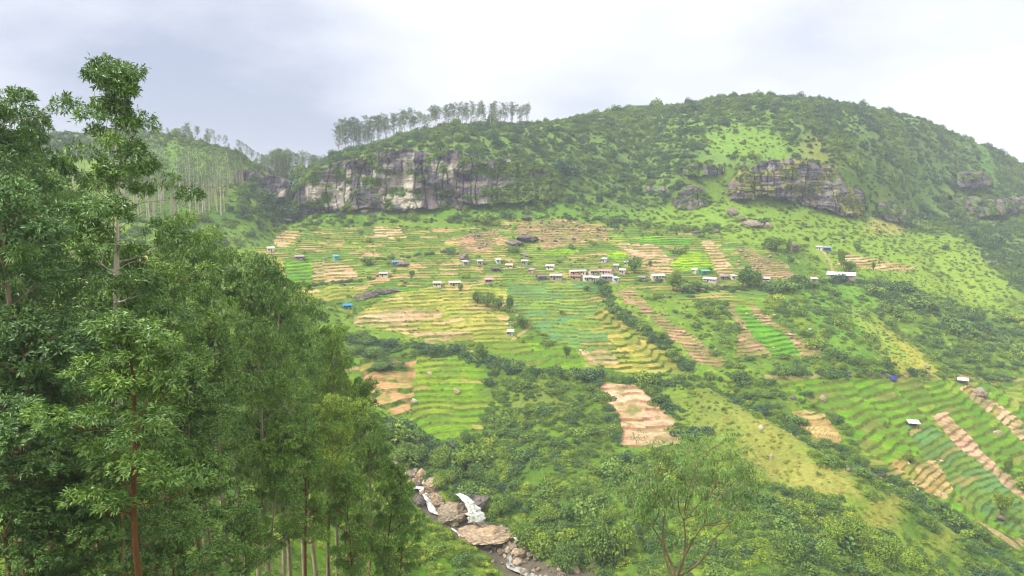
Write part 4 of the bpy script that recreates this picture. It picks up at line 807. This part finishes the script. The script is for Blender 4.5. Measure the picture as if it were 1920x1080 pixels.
GUM = {'main': gum('gum', 1, 36, .50, 2.3, 21, sprigs=40, r0=.34, rc=(.85, 1.25), lean=.5, cpb=4, shape='tall'),
       'a': gum('gum', 2, 32, .50, 2.7, 15, sprigs=48, bare=1.5, rc=(1.05, 1.55)), 'b': gum('gum', 3, 32, .46, 3.0, 16, sprigs=48, rc=(1.1, 1.6), bare=1.6),
       'c': gum('gum', 4, 30, .46, 3.2, 17, sprigs=48, shape='cone', rc=(1.05, 1.5), bare=1.2), 'd': gum('gum', 5, 24, .50, 2.7, 17, sprigs=28, r0=.18, rc=(.6, 1.0), bare=.9),
       'e': gum('gum', 6, 14, .2, 2.1, 20, sprigs=34, r0=.13, rc=(.6, 1.0), Ln=.22, Wd=.034), 'f': gum('gum', 7, 20, .42, 2.3, 18, sprigs=30, per=8, r0=.13, rc=(.5, .95), bare=.8)}
FG = [  # top pixel, distance, kind, tint, bark, label
 (178, 90, 46, 'main', .36, .95, 'tallest gum tree, pale trunk and billowing crown standing clear against the sky'),
 (-12, 168, 48, 'a', .30, .8, 'gum tree cut by the photo edge beside the tallest tree, its top against the sky'),
 (30, 232, 56, 'b', .30, .75, 'broad gum tree just left of the tallest tree'), (90, 330, 62, 'a', .34, .6, 'gum tree whose crown fills the gap under the tallest tree'),
 (0, 350, 40, 'c', .30, .6, 'dense gum tree at the left edge below the skyline pair'), (55, 440, 47, 'b', .26, .5, 'dark gum tree at the left edge, halfway down the wall of crowns'),
 (140, 480, 66, 'a', .36, .6, 'gum tree directly behind the pale trunk of the tallest tree'),
 (372, 412, 72, 'c', .46, .7, 'cone topped gum tree standing above its neighbours right of the tallest tree'),
 (300, 492, 64, 'a', .42, .7, 'gum tree left of the cone topped tree'), (262, 520, 56, 'b', .40, .6, 'leafy gum tree between the tallest and the cone topped tree'),
 (432, 462, 82, 'b', .40, .8, 'gum tree with bare grey branches right of the cone topped tree'), (478, 486, 84, 'c', .38, .8, 'rounded gum tree two crowns right of the cone topped tree'),
 (520, 530, 94, 'a', .38, .7, 'gum tree in the row stepping down towards the fields'),
 (580, 556, 112, 'c', .48, .7, 'gum tree overlapping the yellow terraces'), (556, 590, 102, 'b', .42, .7, 'gum tree in front of the small pink plot'),
 (402, 590, 66, 'a', .42, .7, 'gum tree with fanned branches in the middle of the stand'), (150, 600, 52, 'b', .32, .6, 'gum tree beside the upper red trunk'),
 (20, 600, 38, 'c', .22, .4, 'dark bluish gum tree at the left edge, mid height'), (100, 640, 42, 'a', .26, .4, 'dark gum tree over the twin brown trunks'),
 (462, 610, 78, 'b', .44, .7, 'gum tree under the stepping row'), (612, 615, 116, 'a', .62, .7, 'bright green gum tree touching the tan terraces'),
 (640, 672, 122, 'd', .50, .6, 'slim gum tree at the outer edge by the tan terraces'),
 (236, 600, 34, 'd', .42, .12, 'gum tree with the reddish orange trunk in front of the stand'), (352, 670, 54, 'a', .40, .6, 'gum tree right of the reddish orange trunk'),
 (520, 700, 86, 'b', .46, .75, 'gum tree above the straight grey trunks'), (600, 748, 92, 'c', .74, .6, 'yellow green gum tree, brightest crown of the stand'),
 (664, 720, 122, 'd', .50, .6, 'slim gum tree before the green crop rows'),
 (150, 740, 38, 'e', .30, .3, 'young gum tree left of the reddish orange trunk'), (62, 760, 35, 'd', .26, .15, 'slim gum tree with dark brown trunk near the left edge'),
 (568, 790, 80, 'd', .52, .15, 'slim gum tree with brown trunk near the lower middle'), (680, 800, 112, 'e', .50, .6, 'young gum tree above the bend of the stream'),
 (305, 780, 46, 'e', .40, .5, 'young gum tree right of the reddish orange trunk low down'), (482, 800, 68, 'f', .48, .7, 'thin gum tree with straight grey trunk in the lower middle'),
 (382, 850, 52, 'f', .44, .7, 'thin gum tree between the red trunk and the grey trunk'), (648, 870, 90, 'f', .56, .3, 'thin young gum tree in the bright undergrowth'),
 (710, 876, 92, 'f', .50, .1, 'young gum tree with dark thin trunk left of the loose stream stones'), (742, 905, 104, 'f', .52, .3, 'outermost young gum tree beside the stream bank'),
 (205, 860, 36, 'e', .36, .5, 'young gum tree at the foot of the reddish orange trunk'), (30, 890, 34, 'e', .24, .4, 'young gum tree in the bottom corner'),
 (112, 905, 37, 'e', .30, .4, 'young gum tree second from the bottom corner'),
 (462, 945, 58, 'e', .44, .4, 'young gum tree at the bottom below the grey trunk'), (330, 955, 44, 'e', .40, .4, 'young gum tree at the bottom right of the red trunk'),
 (606, 645, 128, 'b', .44, .6, 'gum tree behind the bright green one'),]
for (u, v, Y, k, tn, bk, lab) in FG:
    p = at(u, v, Y); g = gz(p[0], p[1])[0]; H = p[2] - g
    plant_tree(GUM[k], 'eucalyptus_tree', p[0], p[1], g, H, lab, 'tree', tn + (.05 if Y > 60 else .03), bk, group='gum trees of the stand in front', wide=min(1.4, max(.66, GUM[k][2] / H * .95)), rz=0 if k == 'main' else None)

# the sparse, many stemmed tree low on the slope
def vase_tree():
    r = np.random.default_rng(23); Y = 72.0; base = at(1268, 1120, Y); g = gz(base[0], base[1])[0]
    org = np.array([base[0], base[1], g]); fork = at(1266, 1085, Y) - org; parts = [tube(curve([0, 0, -1], fork, [.2, 0, 0]), np.linspace(.24, .16, 7), 7)]
    ends = [(1165, 905), (1200, 872), (1232, 850), (1262, 828), (1296, 815), (1332, 835), (1368, 845), (1400, 880), (1425, 905), (1385, 935), (1240, 905), (1310, 880), (1345, 905), (1215, 935), (1275, 870), (1180, 960), (1395, 965), (1250, 950), (1330, 950)]
    Cc = []; Rr = []; mids = [(1222, 985), (1246, 965), (1282, 975), (1318, 985), (1340, 1010)]; M5 = []
    for q, (u, v) in enumerate(mids):
        m5 = at(u, v, Y + r.uniform(-1.5, 1.5)) - org; M5.append((u, m5)); parts.append(tube(curve(fork + r.normal(size=3) * .1, m5, [.5 * (-1) ** q, 0, -.35], 9), np.linspace(.14, .075, 9), 6))
    for i, (u, v) in enumerate(ends):
        e = at(u, v + 8, Y + r.uniform(-3, 3)) - org; s = min(M5, key=lambda q: abs(q[0] - (1268 + (u - 1290) * .5)))[1]; b = r.normal(size=3) * .55
        pth = curve(s, e, b, 9); parts.append(tube(pth, np.linspace(.075, .02, 9), 6))
        for c in range(9):
            q = pth[r.integers(5, 9)]; e2 = q + r.normal(size=3) * [1.0, 1.0, .7] + [0, 0, .4]; parts.append(tube(np.stack([q, e2]), [.035, .01], 4)); Cc.append(e2); Rr.append(r.uniform(.5, .85))
    V, Q = join(parts); e = link('multi_stemmed_tree', None, loc=tuple(org)); a = link('trunk', qmesh('vase_trunk', V, Q, [M_bark], smooth=True), e); a['tint'] = .5
    V, Q, c = clusters_to_leaves(np.array(Cc), np.array(Rr), r, 10, 7, .46, .042, flat=.9, droop=.5); b = link('crown', qmesh('vase_crown', V, Q, [M_gum], c), e); b['tint'] = .42
    tag(e, 'sparse spreading tree with several thin stems and drooping leaves below the pink ploughed field', 'tree')
vase_tree()

# distant gum trees on the ridge, the left hill and in the saddle
def fargum(seed, H, start, width, nb, r0, q=26, size=.85, rc=1.5, sp=1.0):
    r = np.random.default_rng(seed); t = np.linspace(0, 1, 8); tr = np.stack([r.uniform(-1, 1) * t, r.uniform(-1, 1) * t * .6, t * H * .96], -1); tr[0, 2] = -2
    parts = [tube(tr, r0 * (1 - .8 * t), 5)]; Cc = []
    for i in range(nb):
        h = start + (1 - start) * (i + r.random()) / nb; p0 = np.array([np.interp(h, t, tr[:, k]) for k in range(3)]); az = i * 2.4 + r.random(); qq = (h - start) / (1 - start)
        L = width * (.5 + .8 * math.sin(math.pi * (.15 + .8 * qq))) * r.uniform(.6, 1.2); e = p0 + np.array([math.cos(az), math.sin(az), r.uniform(.5, 1.1)]) * L * .75
        parts.append(tube(np.stack([p0, e]), [.14, .06], 3)); Cc += [e, e * .6 + p0 * .4 + r.normal(size=3) * .6]
    Cc.append(tr[-1]); Cc = np.array(Cc); n = len(Cc) * q; ci = np.repeat(np.arange(len(Cc)), q); d = r.normal(size=(n, 3)); d /= np.linalg.norm(d, axis=1)[:, None]
    P = Cc[ci] + d * rc * r.random(n)[:, None] ** .5 * [1, 1, .6]; V = leaves(P, d + r.normal(size=(n, 3)) * .6, r.uniform(.6, 1.2, n) * size, r.uniform(.6, 1.2, n) * size * .22, r, .2)
    Vt, Qt = join(parts); return qmesh('far_trunk', Vt, Qt, [M_bark], smooth=True), qmesh('far_crown', V, quads(n), [M_gum], leafcol(n, r, r.random(len(Cc))[ci], .3)), H
RT = [fargum(50 + k, 38, (.50, .42, .25, .48, .55)[k], (6.0, 6.4, 5.6, 6.6, 5.4)[k], (19, 21, 26, 20, 17)[k], .36, q=28, size=1.0) for k in range(5)]
ST = [fargum(70 + k, 30, (.50, .58, .45)[k], (3.0, 2.6, 3.2)[k], 11, .50, q=13, size=.9, rc=1.3) for k in range(3)]
topl = lambda u: np.interp(u, [625, 640, 680, 720, 760, 800, 850, 920, 995], [228, 222, 218, 214, 206, 202, 195, 190, 196])
us = list(np.linspace(634, 992, 118)); 
for k, u in enumerate(us):
    u = u + random.uniform(-4, 4); Y = np.interp(u, UK, YK) + random.uniform(-14, 22); x = at(u, 250, Y)[0]; g = gz(x, Y)[0]; t = topl(u) + abs(random.gauss(0, 13)) - 3; H = at(u, t, Y)[2] - g
    v = RT[2 if u < 700 and random.random() < .7 else random.randrange(5)]
    plant_tree(v, 'ridge_tree', x, Y, g, H, ('tall ' if H > 42 else 'short ' if H < 34 else '') + 'thin gum tree of the ridge row, ' + near(u, 0, [(640, 0, 'at its lower left end'), (690, 0, 'above the cliff corner with pale faces'), (740, 0, 'over the palest cliff face'), (800, 0, 'at the start of the tall part'), (850, 0, 'over the middle of the long cliff'), (900, 0, 'in the dense right half'), (950, 0, 'near the right end'), (985, 0, 'at the right end of the row')]) + (', behind' if Y > np.interp(u, UK, YK) + 8 else ''), 'tree', random.uniform(.0, .16), random.uniform(.5, 1.0), group='gum trees in a row along the ridge')
for k in range(128):
    u = random.uniform(70, 480) if k % 5 == 0 else random.uniform(228, 462); vb = random.uniform(335, 412) if k < 140 else random.uniform(285, 335)
    if u > 430: vb = min(vb, 345)
    p = cast(u, vb); H = random.uniform(25, 34); rv = np.interp(u, UK, VK); H = min(H, max(9, (vb - rv + random.uniform(-14, 4)) * p[1] / F))
    plant_tree(ST[random.randrange(3)], 'slope_tree', p[0], p[1], p[2], H, ('tall' if H > 28 else 'slender') + ' pale gum tree, left hillside, ' + near(u, vb, [(80, 380, 'behind the left edge gum trees'), (230, 400, 'just right of the tallest tree'), (230, 320, 'high up beside the tallest tree'), (300, 400, 'in the lowest row'), (300, 350, 'in the middle rows'), (320, 300, 'near the bright green clearing'), (380, 390, 'above the cone topped gum tree'), (390, 340, 'in the middle rows towards the dark rock face'), (450, 330, 'in front of the dark rock face'), (440, 300, 'above the dark rock face')]), 'tree', random.uniform(.15, .38), random.uniform(.75, 1.0), group='slender gum trees over the far left hillside')
for k in range(84):
    u = random.uniform(225, 500); Y = np.interp(u, UK, YK) + random.uniform(-10, 14); x = at(u, 260, Y)[0]; g = gz(x, Y)[0]
    s_ = random.choice([5, 6, 7, 8, 9, 11, 14]); plant_tree(RT[random.randrange(5)], 'hilltop_tree', x, Y, g, s_, ('low' if s_ < 8 else 'taller') + ' tree on the left hilltop, ' + near(u, 0, [(240, 0, 'beside the tallest gum tree'), (290, 0, 'above the first slope trees'), (340, 0, 'above the green clearing'), (390, 0, 'where the hilltop starts falling'), (440, 0, 'above the dark rock face'), (485, 0, 'where it meets the saddle grove')]), 'tree', random.uniform(.15, .4), random.uniform(.4, .9), group='trees along the left hilltop', wide=1.15)
for k in range(84):
    u = random.uniform(488, 632); Y = np.interp(u, UK, YK) + random.uniform(-75, 10); x = at(u, 300, Y)[0]; g = gz(x, Y)[0]
    if u > 585: Y = 740 + random.uniform(-10, 40); x = at(u, 300, Y)[0]; g = gz(x, Y)[0]
    t = np.interp(u, [488, 520, 560, 600, 632], [292, 278, 281, 290, 292]) + abs(random.gauss(0, 8)); H = max(12, at(u, t, Y)[2] - g)
    plant_tree(RT[random.randrange(5)], 'saddle_tree', x, Y, g, H, ('tall' if H > 32 else 'shorter') + ' gum tree of the saddle grove, ' + ('beside the left hill' if u < 520 else 'nearest the long cliff' if u > 585 else 'at the middle of the saddle') + (', in front' if Y < 720 else ', on the crest'), 'tree', random.uniform(.15, .34), random.uniform(.5, 1), group='gum trees of the grove in the saddle')

# single trees and big bushes that stand out between the fields
def stub(seed, name='round'):
    r = np.random.default_rng(seed); parts = [tube([[0, 0, -.3], [.02, 0, .25], [0, .02, .7]], [.06, .05, .03], 6)]
    for k in range(6): az = k * 1.1; parts.append(tube([[0, 0, .3 + .04 * k], [.35 * math.cos(az), .35 * math.sin(az), .8]], [.03, .01], 4))
    V, Q = join(parts); tr = qmesh('tree_trunk', V, Q, [M_bark], smooth=True)
    n = 2200; k = 13; ctr = r.normal(size=(k, 3)) * [.30, .30, .26] + [0, 0, 1.05]; rad = r.uniform(.24, .40, k); i = r.integers(0, k, n); d = r.normal(size=(n, 3)); d /= np.linalg.norm(d, axis=1)[:, None]
    P = ctr[i] + d * rad[i][:, None] * r.uniform(.6, 1.05, n)[:, None]
    V = leaves(P, d * .6 + r.normal(size=(n, 3)) * .7, r.uniform(.7, 1.2, n) * .15, r.uniform(.7, 1.2, n) * .042, r, .1)
    return tr, qmesh('tree_crown', V, quads(n), [M_leaf], leafcol(n, r, r.random(k)[i], .3)), 1.75
RND = [stub(90 + k) for k in range(4)]
for (u, v, hp, wp, tn, lab) in [
 (1190, 512, 32, 26, .2, 'dark round tree at the end of the village'), (1455, 470, 26, 40, .25, 'wide grey green tree above the hillside road'), (1262, 545, 36, 36, .3, 'bushy tree below the long roofed house'),
 (1392, 540, 38, 36, .12, 'dark bluish tree beside the lilac house'), (1414, 542, 34, 28, .15, 'second dark tree beside the lilac house, further from it'), (1480, 476, 28, 13, .25, 'narrow tree between the wide tree and the blue and white house'),
 (1577, 508, 44, 15, .3, 'tall narrow tree above the long white roof'), (1592, 512, 24, 26, .25, 'low round tree beside the tall narrow one'), (1606, 472, 16, 14, .25, 'small tree on the meadow beyond the blue and white house'),
 (1637, 508, 18, 6, .1, 'small dark cypress like tree on the tan terraces'), (688, 498, 16, 22, .25, 'round tree above the white and grey house'), (773, 524, 18, 10, .2, 'small tree in the green upper plots'),
 (1330, 512, 12, 12, .3, 'little tree in the lime terraces'), (1218, 500, 12, 8, .2, 'little dark tree on the bare soil terraces'), (1062, 672, 26, 14, .2, 'narrow tree at the corner of the green plots'),
 (897, 676, 34, 24, .25, 'feathery tree on the long hedge'), (978, 616, 24, 30, .25, 'tree beside the pale rocks in the central fields'), (1052, 590, 10, 14, .3, 'small bush like tree in the blue green terraces'),
 (895, 570, 24, 28, .22, 'first tree of the dark clump over the yellow terraces'), (915, 576, 28, 26, .2, 'second tree of the dark clump over the yellow terraces'), (935, 580, 24, 24, .24, 'third tree of the dark clump over the yellow terraces'), (955, 584, 30, 20, .15, 'last tree of the dark clump, beside the pale rocks'),
 (1890, 888, 34, 18, .3, 'single tree with visible trunk between the pink plots'), (1875, 968, 52, 34, .45, 'thin leafed tree in the blue green terraces'), (1658, 800, 10, 10, .3, 'small tree on the path by the shed'),
 (1240, 640, 20, 20, .35, 'tree in the gully hedge'), (1610, 708, 14, 14, .3, 'tree on the footpath edge'), (1524, 540, 14, 20, .25, 'bush like tree below the small white roofs'), (1305, 545, 18, 22, .3, 'tree between the road houses'),
 (1708, 868, 18, 26, .35, 'bushy tree at the top of the stubble field'), (862, 545, 12, 14, .25, 'small tree by the purple house'), (1100, 545, 10, 14, .3, 'small tree under the main row of houses')]:
    p = cast(u, v); s = p[1] / F; H = hp * s
    plant_tree(RND[random.randrange(4)], 'broadleaf_tree', p[0], p[1], p[2], H, lab, 'tree', tn + .12, .3, wide=wp / hp * 1.15)
for (u, v, hp, wp, tn, lab) in [
 (760, 862, 44, 66, .35, 'large dark bush above the stream head'), (826, 868, 40, 60, .42, 'large bush below the green rows'), (872, 872, 40, 44, .25, 'dark bush under the pointed stone'), (830, 905, 36, 44, .45, 'bright round bush beside the pinkish boulder'),
 (846, 952, 34, 24, .4, 'small round bush squeezed beside the waterfall'), (905, 905, 40, 48, .3, 'bush over the waterfall lip'), (1000, 1030, 60, 76, .46, 'bright rounded shrub right of the flat slab'), (1136, 1050, 110, 96, .4, 'big domed shrub at the bottom of the scrub slope'),
 (1065, 1060, 60, 70, .3, 'dark green shrub between the two big shrubs'), (1230, 1020, 60, 60, .25, 'dark shrub left of the spreading tree'), (940, 960, 40, 44, .35, 'shrub over the flat slab'), (1590, 1010, 60, 70, .46, 'bright shrub low on the grassy spur'),
 (1660, 1050, 60, 70, .46, 'bright shrub in the lower corner slope'), (1480, 1040, 60, 80, .35, 'dark shrub beside the eroded bank'), (720, 690, 24, 60, .25, 'dark reedy bush left of the long hedge'), (700, 665, 24, 50, .3, 'dark bush at the left end of the long hedge'),
 (1115, 990, 44, 60, .4, 'shrub in the middle of the scrub slope'), (1020, 960, 40, 60, .42, 'shrub above the bright rounded shrub'), (880, 830, 30, 34, .3, 'bush at the corner of the green rows')]:
    p = cast(u, v); s = p[1] / F; o = link('shrub', BIG[random.randrange(3)], loc=(p[0], p[1], p[2] - .3), rz=random.uniform(0, 6), scale=(wp * s * .6, wp * s * .55, hp * s * .85)); o['tint'] = tn; tag(o, lab, 'shrub')

# ------------------------------------------------------------------ houses
HM = {}
def hm(c, rough=.8, metal=0):
    k = (c, rough)
    if k not in HM: HM[k] = mat('paint_%d' % len(HM), base=alb(c) * 1.15, rough=rough, noise=(.9, .7, 1.15, (2.2, 1, 1)))
    return HM[k]
def box(x0, x1, y0, y1, z0, z1):
    V = np.array([(x, y, z) for z in (z0, z1) for y in (y0, y1) for x in (x0, x1)], float)
    return V, np.array([(0, 2, 3, 1), (4, 5, 7, 6), (0, 1, 5, 4), (2, 6, 7, 3), (0, 4, 6, 2), (1, 3, 7, 5)])
def bmesh_of(name, parts, m):
    V, Q = join(parts); return qmesh(name, V, Q, [m])
def house(u, v, wpx, hpx, wall, roof, label, style='gable', rz=None, nwin=2, depth=None, door=(70, 60, 60), name='house', cat='house', open_front=False):
    p = cast(u, v); s = p[1] / F; W = wpx * s * .8; Hh = max(2.0, hpx * s * .54); D = depth or min(7, max(3.2, W * .55))
    rz = random.uniform(-.6, .6) if rz is None else rz; a = math.atan2(p[0], p[1])
    e = link(name, None, loc=tuple(p), rz=-a + rz); hw = W / 2; f = -D / 2
    if open_front:
        parts = [box(x - .08, x + .08, y - .08, y + .08, -1, Hh) for x in (-hw + .15, hw - .15) for y in (f + .1, -f - .1)]
        for q in parts: link('post', bmesh_of('post', [q], hm((110, 90, 70))), e)
        link('wall', bmesh_of('wall', [box(-hw, hw, -f - .2, -f - .05, -1, Hh), box(-hw, -hw + .1, 0, -f, -1, Hh * .8)], hm(wall)), e)
    else:
        wp = [box(-hw, hw, f, -f, -2.2, Hh)]
        if style == 'gable':
            rh = D / 2 * .42; g = np.array([(-hw, f, Hh), (-hw, -f, Hh), (-hw, 0, Hh + rh), (-hw, 0, Hh + rh), (hw, f, Hh), (hw, -f, Hh), (hw, 0, Hh + rh), (hw, 0, Hh + rh)], float)
            me_g = (g, np.array([(0, 2, 3, 1), (4, 5, 7, 6)])); wp.append(me_g)
        link('wall', bmesh_of('wall', wp, hm(wall)), e)
        dw = min(1.1, W * .16); dx = -hw * .25 if nwin > 1 else 0
        link('door', bmesh_of('door', [box(dx - dw / 2, dx + dw / 2, f - .05, f + .1, 0, min(2.1, Hh * .82))], hm(door)), e)
        xs = [q for q in np.linspace(-hw * .72, hw * .72, nwin + (1 if nwin > 1 else 0)) if abs(q - dx) > dw * 1.1][:nwin]
        for x in xs:
            fr = link('window', bmesh_of('window', [box(x - .62, x + .62, f - .05, f + .1, Hh * .38, Hh * .82)], hm((190, 180, 165))), e)
            link('pane', bmesh_of('pane', [box(x - .5, x + .5, f - .07, f + .05, Hh * .42, Hh * .78)], hm((46, 50, 60), .3)), fr)
    ov = .5; th = .12
    def slab(y0, z0, y1, z1):
        V = np.array([(-hw - ov, y0, z0), (hw + ov, y0, z0), (hw + ov, y1, z1), (-hw - ov, y1, z1)], float); V2 = V + [0, 0, th]
        return np.concatenate([V, V2]), np.array([(3, 2, 1, 0), (4, 5, 6, 7), (0, 1, 5, 4), (1, 2, 6, 5), (2, 3, 7, 6), (3, 0, 4, 7)])
    if style == 'gable': k = .42; rp = [slab(f - ov, Hh - ov * k, 0, Hh + D / 2 * k), slab(0, Hh + D / 2 * k + .003, -f + ov, Hh - ov * k)]
    else: rp = [slab(f - ov, Hh + .02, -f + ov, Hh + D * .24)]
    if style == 'gable': rp.append(box(-hw - ov, hw + ov, -.14, .14, Hh + D / 2 * .42 + .09, Hh + D / 2 * .42 + .2))
    link('roof', bmesh_of('roof', rp, hm(roof, .5)), e)
    return tag(e, label, cat, 'buildings scattered over the hillside')
WH = (236, 234, 230); GR_ = (150, 150, 156); LG = (196, 198, 204)
HOUSES = [
 (1032, 504, 18, 11, WH, (240, 240, 240), 'white house with a white roof above the grey gabled one'), (1015, 523, 22, 8, (120, 110, 110), (124, 122, 130), 'low dark grey house at the left end of the main row'),
 (1043, 524, 28, 15, (170, 164, 160), (186, 186, 192), 'big house with a light grey gabled roof, left of the main row'), (1076, 514, 22, 11, (226, 200, 184), (220, 212, 204), 'pinkish house with a cream roof in the back of the main row'),
 (1093, 514, 12, 10, WH, LG, 'small white house behind the main row'), (1080, 523, 24, 8, (190, 160, 124), (150, 120, 96), 'low mud walled house in the main row'),
 (1102, 526, 22, 13, (240, 236, 226), (214, 214, 216), 'white house at the front of the main row'), (1112, 514, 20, 12, (214, 200, 198), (170, 150, 156), 'mauve roofed house in the middle of the main row'),
 (1117, 527, 14, 12, WH, (232, 232, 236), 'narrow white house at the front of the main row, right of the wider one'), (1136, 513, 28, 9, (224, 206, 206), (206, 150, 156), 'long house with a faded pink striped roof'),
 (1138, 523, 26, 9, (170, 166, 176), (186, 184, 192), 'long grey house in front of the pink roof'), (1154, 527, 12, 11, (214, 224, 240), (196, 206, 224), 'bluish white hut ending the main row'),
 (1133, 491, 11, 8, (206, 196, 222), (200, 190, 210), 'lilac hut alone above the main row'), (1174, 497, 7, 6, WH, LG, 'tiny white hut in the lime green plot'), (1155, 503, 9, 6, (176, 176, 180), LG, 'tiny grey hut above the row end'),
 (1167, 512, 13, 9, (224, 196, 206), (236, 230, 232), 'pale pink hut beside the dark round tree'), (916, 529, 15, 9, (176, 80, 190), (196, 170, 190), 'bright purple house on the yellow terrace edge'),
 (955, 502, 15, 8, (228, 216, 168), (236, 228, 186), 'cream yellow house in the upper village'), (929, 508, 17, 8, (104, 84, 76), (120, 106, 102), 'dark brown house left of the cream one'), (872, 496, 12, 7, (180, 178, 176), LG, 'grey hut at the upper left of the village'),
 (900, 495, 11, 6, (206, 196, 186), (206, 202, 196), 'beige hut above the brown house'), (934, 492, 9, 5, (210, 230, 224), (216, 236, 226), 'tiny mint white hut above the cream house'), (984, 495, 13, 7, (180, 176, 190), (188, 188, 190), 'grey hut between cream house and lilac hut'),
 (997, 511, 11, 8, (206, 180, 176), (180, 160, 166), 'rosy hut left of the grey gabled house'), (820, 536, 17, 9, WH, (206, 206, 212), 'white house at the left corner of the yellow terraces'), (852, 535, 26, 6, (214, 200, 180), (222, 212, 200), 'long low cream house right of the white corner house'),
 (508, 471, 14, 7, WH, (240, 240, 240), 'white hut under the small pink soil terraces'), (501, 513, 20, 8, (150, 190, 226), (140, 190, 230), 'light blue house at the edge of the gum trees'), (630, 486, 11, 9, (96, 200, 206), (110, 180, 200), 'turquoise hut above the bare soil terraces'),
 (741, 497, 12, 8, (96, 130, 200), (110, 140, 196), 'small blue house leaning on the brown rock'), (720, 518, 19, 9, (226, 222, 214), (190, 186, 186), 'white and grey house left of the green upper plots'), (561, 486, 18, 5, (170, 160, 156), (168, 164, 170), 'low grey shed between the terraces on the left'),
 (652, 578, 18, 9, (60, 150, 214), (50, 150, 220), 'bright blue hut with a blue roof near the gum trees'), (1232, 522, 30, 10, (226, 222, 200), (226, 226, 234), 'long cream house with a pale lilac roof'), (1205, 525, 16, 9, (176, 166, 160), (150, 146, 146), 'rubble grey house left of the long cream one'),
 (1321, 513, 22, 6, (70, 160, 130), (110, 190, 160), 'teal shed above the lilac house'), (1302, 511, 10, 5, WH, WH, 'white shed left of the teal one'), (1332, 528, 30, 10, (214, 196, 214), (206, 190, 206), 'lilac white house on the hillside road'), (1356, 523, 20, 7, (160, 150, 150), (150, 146, 150), 'grey roofed house right of the lilac one'),
 (1375, 523, 10, 7, WH, LG, 'white hut in front of the dark bluish tree'), (1536, 468, 13, 9, WH, (196, 206, 220), 'white half of the blue and white house'), (1551, 469, 13, 9, (40, 90, 190), (150, 176, 214), 'blue half of the blue and white house'),
 (1577, 521, 60, 7, (170, 150, 150), (240, 240, 244), 'very long house with a thin white roof'), (1500, 527, 18, 6, (186, 180, 180), (244, 244, 246), 'low house with a bright white roof left of the long roof'), (1526, 528, 13, 6, (190, 184, 184), (240, 240, 244), 'small white roofed hut next to the long roof'),
 (1437, 527, 16, 5, WH, LG, 'low white hut under the tan diagonal field'), (957, 628, 13, 8, (196, 196, 200), (206, 206, 214), 'lone grey field hut below the yellow terraces')]
for h_ in HOUSES:
    small = h_[2] < 15; house(*h_, style='shed' if small or h_[2] > 40 else 'gable', nwin=1 if small else (8 if h_[2] > 40 else 3), name='hut' if small else 'house', cat='hut' if small else 'house')
house(1712, 800, 22, 14, (90, 90, 90), (226, 226, 236), 'open sided shed with a pale tin roof on the terrace path', style='shed', name='field_shed', cat='shed', open_front=True, rz=.3)
house(1805, 719, 20, 11, (150, 150, 150), (240, 244, 250), 'white roofed shed at the top of the right hand terraces', style='shed', name='field_shed', cat='shed', open_front=True, rz=.1)
# blue tarpaulin thrown over a heap beside the path
p = cast(1675, 712); r_ = np.random.default_rng(4); g = np.linspace(-1, 1, 15); gx, gy = np.meshgrid(g, g, indexing='ij'); hz = 2.2 * np.exp(-(gx ** 2 + gy ** 2) * 1.6) * (1 + .5 * (fbm2(gx * 3 + 9, gy * 3 + 9, 3, 6) - .5)) - .15
V = np.stack([gx * 1.9, gy * 1.6, hz], -1).reshape(-1, 3); i, j = np.meshgrid(np.arange(14), np.arange(14), indexing='ij'); b = (i * 15 + j).ravel()
tag(link('tarpaulin', qmesh('tarpaulin', V, np.stack([b, b + 15, b + 16, b + 1], -1), [hm((60, 60, 190), .4)]), loc=tuple(p + [0, 0, .1])), 'dark blue tarpaulin heap beside the footpath', 'tarpaulin')

# ------------------------------------------------------------------ far hill and air
n = 90; g = np.linspace(-1, 1, n); gx, gy = np.meshgrid(g, g, indexing='ij'); hz = 330 * np.clip(1 - gx ** 2 - gy ** 2, 0, 1) * (.8 + .5 * (fbm2(gx * 3 + 7, gy * 3 + 7, 5, 44) - .5)) - 140
V = np.stack([gx * 700, gy * 380, hz], -1).reshape(-1, 3); i, j = np.meshgrid(np.arange(n - 1), np.arange(n - 1), indexing='ij'); b = (i * n + j).ravel()
tag(link('distant_hill', qmesh('distant_hill', V, np.stack([b, b + n, b + n + 1, b + 1], -1), [mat('far_forest', base=alb((84, 116, 76)), rough=.95, noise=(.02, .7, 1.3))], smooth=True), loc=(2250, 2500, -30)), 'far wooded hill beyond the right shoulder of the mountain', kind='structure')
hz_ = bpy.data.materials.new('air'); hz_.use_nodes = True; t = hz_.node_tree; t.nodes.clear(); vo = t.nodes.new('ShaderNodeVolumePrincipled'); mo = t.nodes.new('ShaderNodeOutputMaterial')
vo.inputs['Color'].default_value = (.86, .92, 1.0, 1); vo.inputs['Density'].default_value = .00021; vo.inputs['Anisotropy'].default_value = .1
t.links.new(vo.outputs[0], mo.inputs['Volume'])
lo = min(-150.0, float(Z.min())) - 45
V, Q = box(-4500, 4500, -60, 3300, lo, float(Z.max()) + 28)
tag(link('haze', qmesh('haze', V, Q, [hz_])), 'thin pale haze over the whole valley', kind='stuff')
